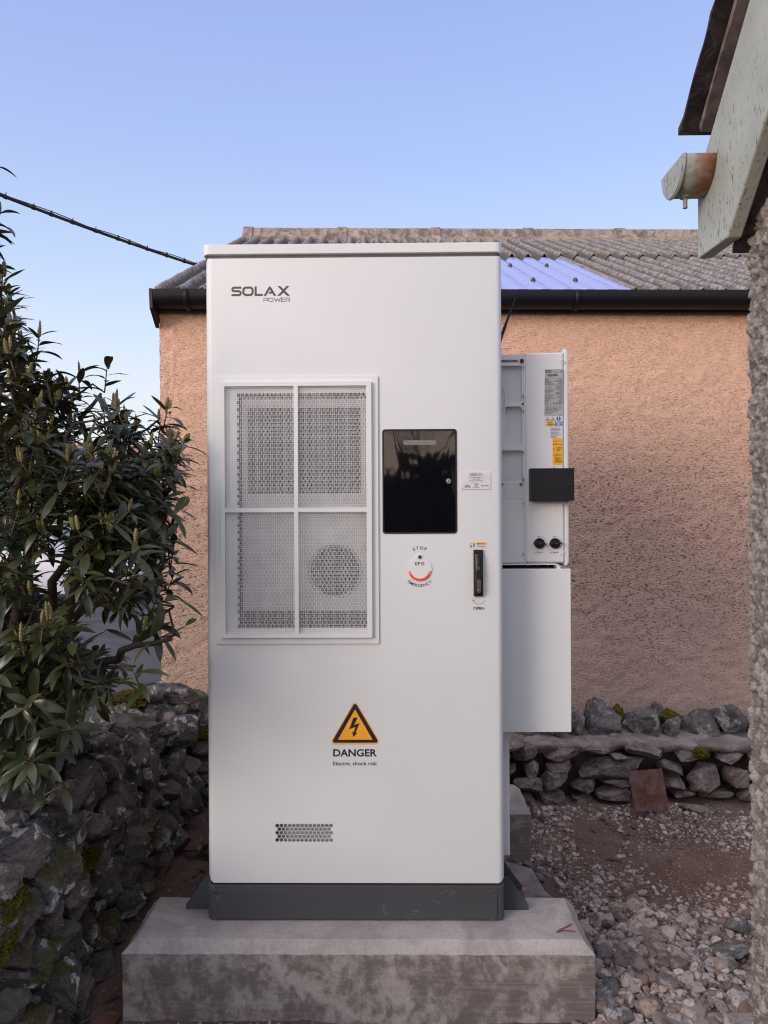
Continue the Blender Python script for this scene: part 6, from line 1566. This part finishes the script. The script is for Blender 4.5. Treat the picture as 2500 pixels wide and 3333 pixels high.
for s_ in (-1, 1):
    for L in ([(-1.15, .96), (-0.72, 1.34), (-0.15, 1.38), (-0.15, .97)], [(-0.08, .97), (-0.08, 1.38), (0.30, 1.32), (0.72, 1.05), (0.80, .97)]):
        mb = MB(); v = [(ca.x + x, ca.y + s_ * (0.885 - (z - .95) * .60), z) for x, z in L]; mb.add(v + [(p[0], p[1] + s_ * .008, p[2]) for p in v], [(4, 5, 6, 7) if s_ > 0 else (7, 6, 5, 4)] + [(i, (i + 1) % 4, 4 + (i + 1) % 4, 4 + i) for i in range(4)]); mb.build('side_window', M['car_glass'], car)
    for wx in (-1.32, 1.33):
        mb = MB(); mb.tube([(ca.x + wx, ca.y + s_ * .895, .34), (ca.x + wx, ca.y + s_ * .905, .34)], 0.385, 28); mb.build('wheel_arch', M['car_trim'], car)
        mb = MB(); mb.tube([(ca.x + wx, ca.y + s_ * .70, .33), (ca.x + wx, ca.y + s_ * .915, .33), (ca.x + wx, ca.y + s_ * .925, .33)], [0.325, 0.325, 0.29], 28); wh = mb.build('wheel', M['rubber'], car, smooth=40)
        mb = MB(); mb.tube([(ca.x + wx, ca.y + s_ * .924, .33), (ca.x + wx, ca.y + s_ * .932, .33)], [0.21, 0.19], 24); mb.build('rim', M['dull_steel'], wh, smooth=40)
    mb = MB(); mb.add([(ca.x + a, ca.y + s_ * b, z) for a, b, z in ((1.72, .868, .70), (2.06, .775, .66), (2.10, .72, .56), (1.80, .862, .58))], [(0, 1, 2, 3) if s_ < 0 else (3, 2, 1, 0)]); mb.build('headlight', M['steel'], car)
    mb = MB(); mb.obox((ca.x + 0.55, ca.y + s_ * .89, .92), (0.20, 0, 0), (0, s_ * .16, 0), (0, 0, .13)); mb.build('wing_mirror', M['car'], car, bevel=.03)
mb = MB(); mb.obox((ca.x + 1.92, ca.y - .80, .24), (0.27, 0.10, 0), (0, 1.4, 0), (0, 0, .28)); mb.build('bumper', M['car_trim'], car, bevel=.03)
mb = MB(); mb.add([(ca.x + .38, ca.y - .56, 1.37), (ca.x + .38, ca.y + .56, 1.37), (ca.x + 1.04, ca.y + .72, .975), (ca.x + 1.04, ca.y - .72, .975)], [(0, 3, 2, 1)]); mb.build('windscreen', M['car_glass'], car)

# ------------------------------------------------------------------ far houses, trees, and what stands behind the camera
M['house_wall'] = simple('pinkish_wall', (0.50, 0.33, 0.28), 0.9); M['house_roof'] = simple('brown_roof', (0.26, 0.15, 0.13), 0.9)
for i, (px, Y, w_, hw_, hr, lb) in enumerate(((300, 66, 6.5, 2.9, 2.2, 'far pinkish house seen between the shrub leaves, left one'), (455, 72, 5.5, 2.7, 1.9, 'small far house with pale walls nearer the peach building'), (90, 75, 8.0, 3.0, 2.4, 'far wide house behind the left of the shrub'))):
    b = W(px, 1560, Y); zb_ = float(hill(np.array([b.x]), np.array([b.y]))[0]) - 0.3; hs = thing('distant_house', lb, 'house', (b.x, Y, zb_), 'houses on the far hill')
    mb = MB(); mb.box(b.x - w_ / 2, b.x + w_ / 2, Y, Y + 6, zb_, zb_ + hw_); mb.build('walls', M['house_wall'], hs)
    mb = MB(); e = .3; mb.add([(b.x - w_ / 2 - e, Y - e, zb_ + hw_), (b.x + w_ / 2 + e, Y - e, zb_ + hw_), (b.x + w_ / 2 + e, Y + 6 + e, zb_ + hw_), (b.x - w_ / 2 - e, Y + 6 + e, zb_ + hw_), (b.x - w_ / 2 - e, Y + 3, zb_ + hw_ + hr), (b.x + w_ / 2 + e, Y + 3, zb_ + hw_ + hr)],
                      [(0, 1, 5, 4), (2, 3, 4, 5), (0, 4, 3), (1, 2, 5), (0, 3, 2, 1)]); rf = mb.build('roof', M['house_roof'], hs)
    mb = MB(); mb.box(b.x + w_ * .3, b.x + w_ * .3 + .8, Y + 2.7, Y + 3.3, zb_ + hw_ + hr - .5, zb_ + hw_ + hr + .9); mb.build('chimney', M['house_wall'], rf)
    for k in (-.28, .25): mb = MB(); mb.box(b.x + w_ * k - .5, b.x + w_ * k + .5, Y - .02, Y - .005, zb_ + 1.0, zb_ + 2.1); mb.build('window', M['car_glass'], hs)
M['far_leaf'] = simple('far_foliage', (0.045, 0.055, 0.02), 0.9)
for i, (px, Y, h_, lb) in enumerate(((190, 58, 3.0, 'round dark bush on the far field left of the pinkish house'), (385, 60, 2.4, 'low dark bush on the far field right of the pinkish house'), (500, 62, 3.4, 'small leafy tree on the far field next to the peach wall'), (20, 57, 4.2, 'tall far tree behind the left edge of the shrub'))):
    b = W(px, 1560, Y); zb_ = float(hill(np.array([b.x]), np.array([b.y]))[0]); tr = thing('distant_tree', lb, 'tree', (b.x, Y, zb_), 'trees on the far field')
    mb = MB(); mb.tube([(b.x, Y, zb_ - .3), (b.x + .1, Y, zb_ + h_ * .6)], [.16, .07], 7); mb.build('trunk', M['bark'], tr)
    mb = MB(); rg_ = np.random.default_rng(i)
    for k in range(900):
        d = rg_.normal(size=3); d /= np.linalg.norm(d); r_ = rg_.uniform(.35, 1.0) ** .5 * (1 + .25 * math.sin(d[0] * 5 + i)); c_ = np.array([b.x, Y, zb_ + h_ * .62]) + d * r_ * np.array([h_ * .45, h_ * .45, h_ * .40])
        s1 = rg_.normal(size=3) * .11; s2 = rg_.normal(size=3) * .11; mb.add([c_ - s1, c_ + s2, c_ + s1, c_ - s2], [(0, 1, 2, 3)])
    mb.build('crown', M['far_leaf'], tr)
# behind the camera: dark hedge bank and a bare tree, seen only as reflections in the dark window
hedge = thing('garden_hedge', 'dark hedge bank behind the photographer, mirrored in the dark window', 'hedge', (0.5, -9.0, 0))
mb = MB(); rg_ = np.random.default_rng(9)
for k in range(5200):
    x = rg_.uniform(-9, 10); top = 2.50 + 0.30 * math.sin(x * 1.1) + 0.2 * math.sin(x * 2.9 + 1) + (x - .5) ** 2 * 0.012; z = top * rg_.uniform(0, 1) ** .7; c_ = np.array([x, -9 + rg_.uniform(-.5, .5), z])
    s1 = rg_.normal(size=3) * .12; s2 = rg_.normal(size=3) * .12; mb.add([c_ - s1, c_ + s2, c_ + s1, c_ - s2], [(0, 1, 2, 3)])
mb.build('hedge_leaves', M['far_leaf'], hedge)
mb = MB(); mb.box(-9, 10, -9.35, -8.75, -.1, 2.25); mb.build('hedge_core', M['core'], hedge)
bt = thing('bare_tree', 'bare winter tree behind the photographer, mirrored in the dark window', 'tree', (0.26, -3.0, 0))
mb = MB(); rb = random.Random(4)
def branch(p, d, L, r, depth):
    pts = [p]; rad = [r]
    for k in range(4): d = (d + Vector((rb.uniform(-1, 1), rb.uniform(-1, 1), rb.uniform(-.4, .8))) * .16).normalized(); pts.append(pts[-1] + d * L / 4); rad.append(r * (1 - .12 * (k + 1)))
    mb.tube(pts, rad, 7 if depth > 3 else 4, cap=False)
    if depth == 0: return
    for k in range(3 if depth > 1 else 4):
        t = rb.choice((2, 3, 4)); nd = (d + Vector((rb.uniform(-1, 1), rb.uniform(-1, 1), rb.uniform(-.35, .6))) * .85).normalized(); branch(pts[t], nd, L * rb.uniform(.6, .8), rad[t] * .62, depth - 1)
branch(Vector((0.26, -3.0, -.1)), Vector((0, 0, 1)), 2.12, .085, 7); mb.build('trunk', M['bark'], bt, smooth=60)
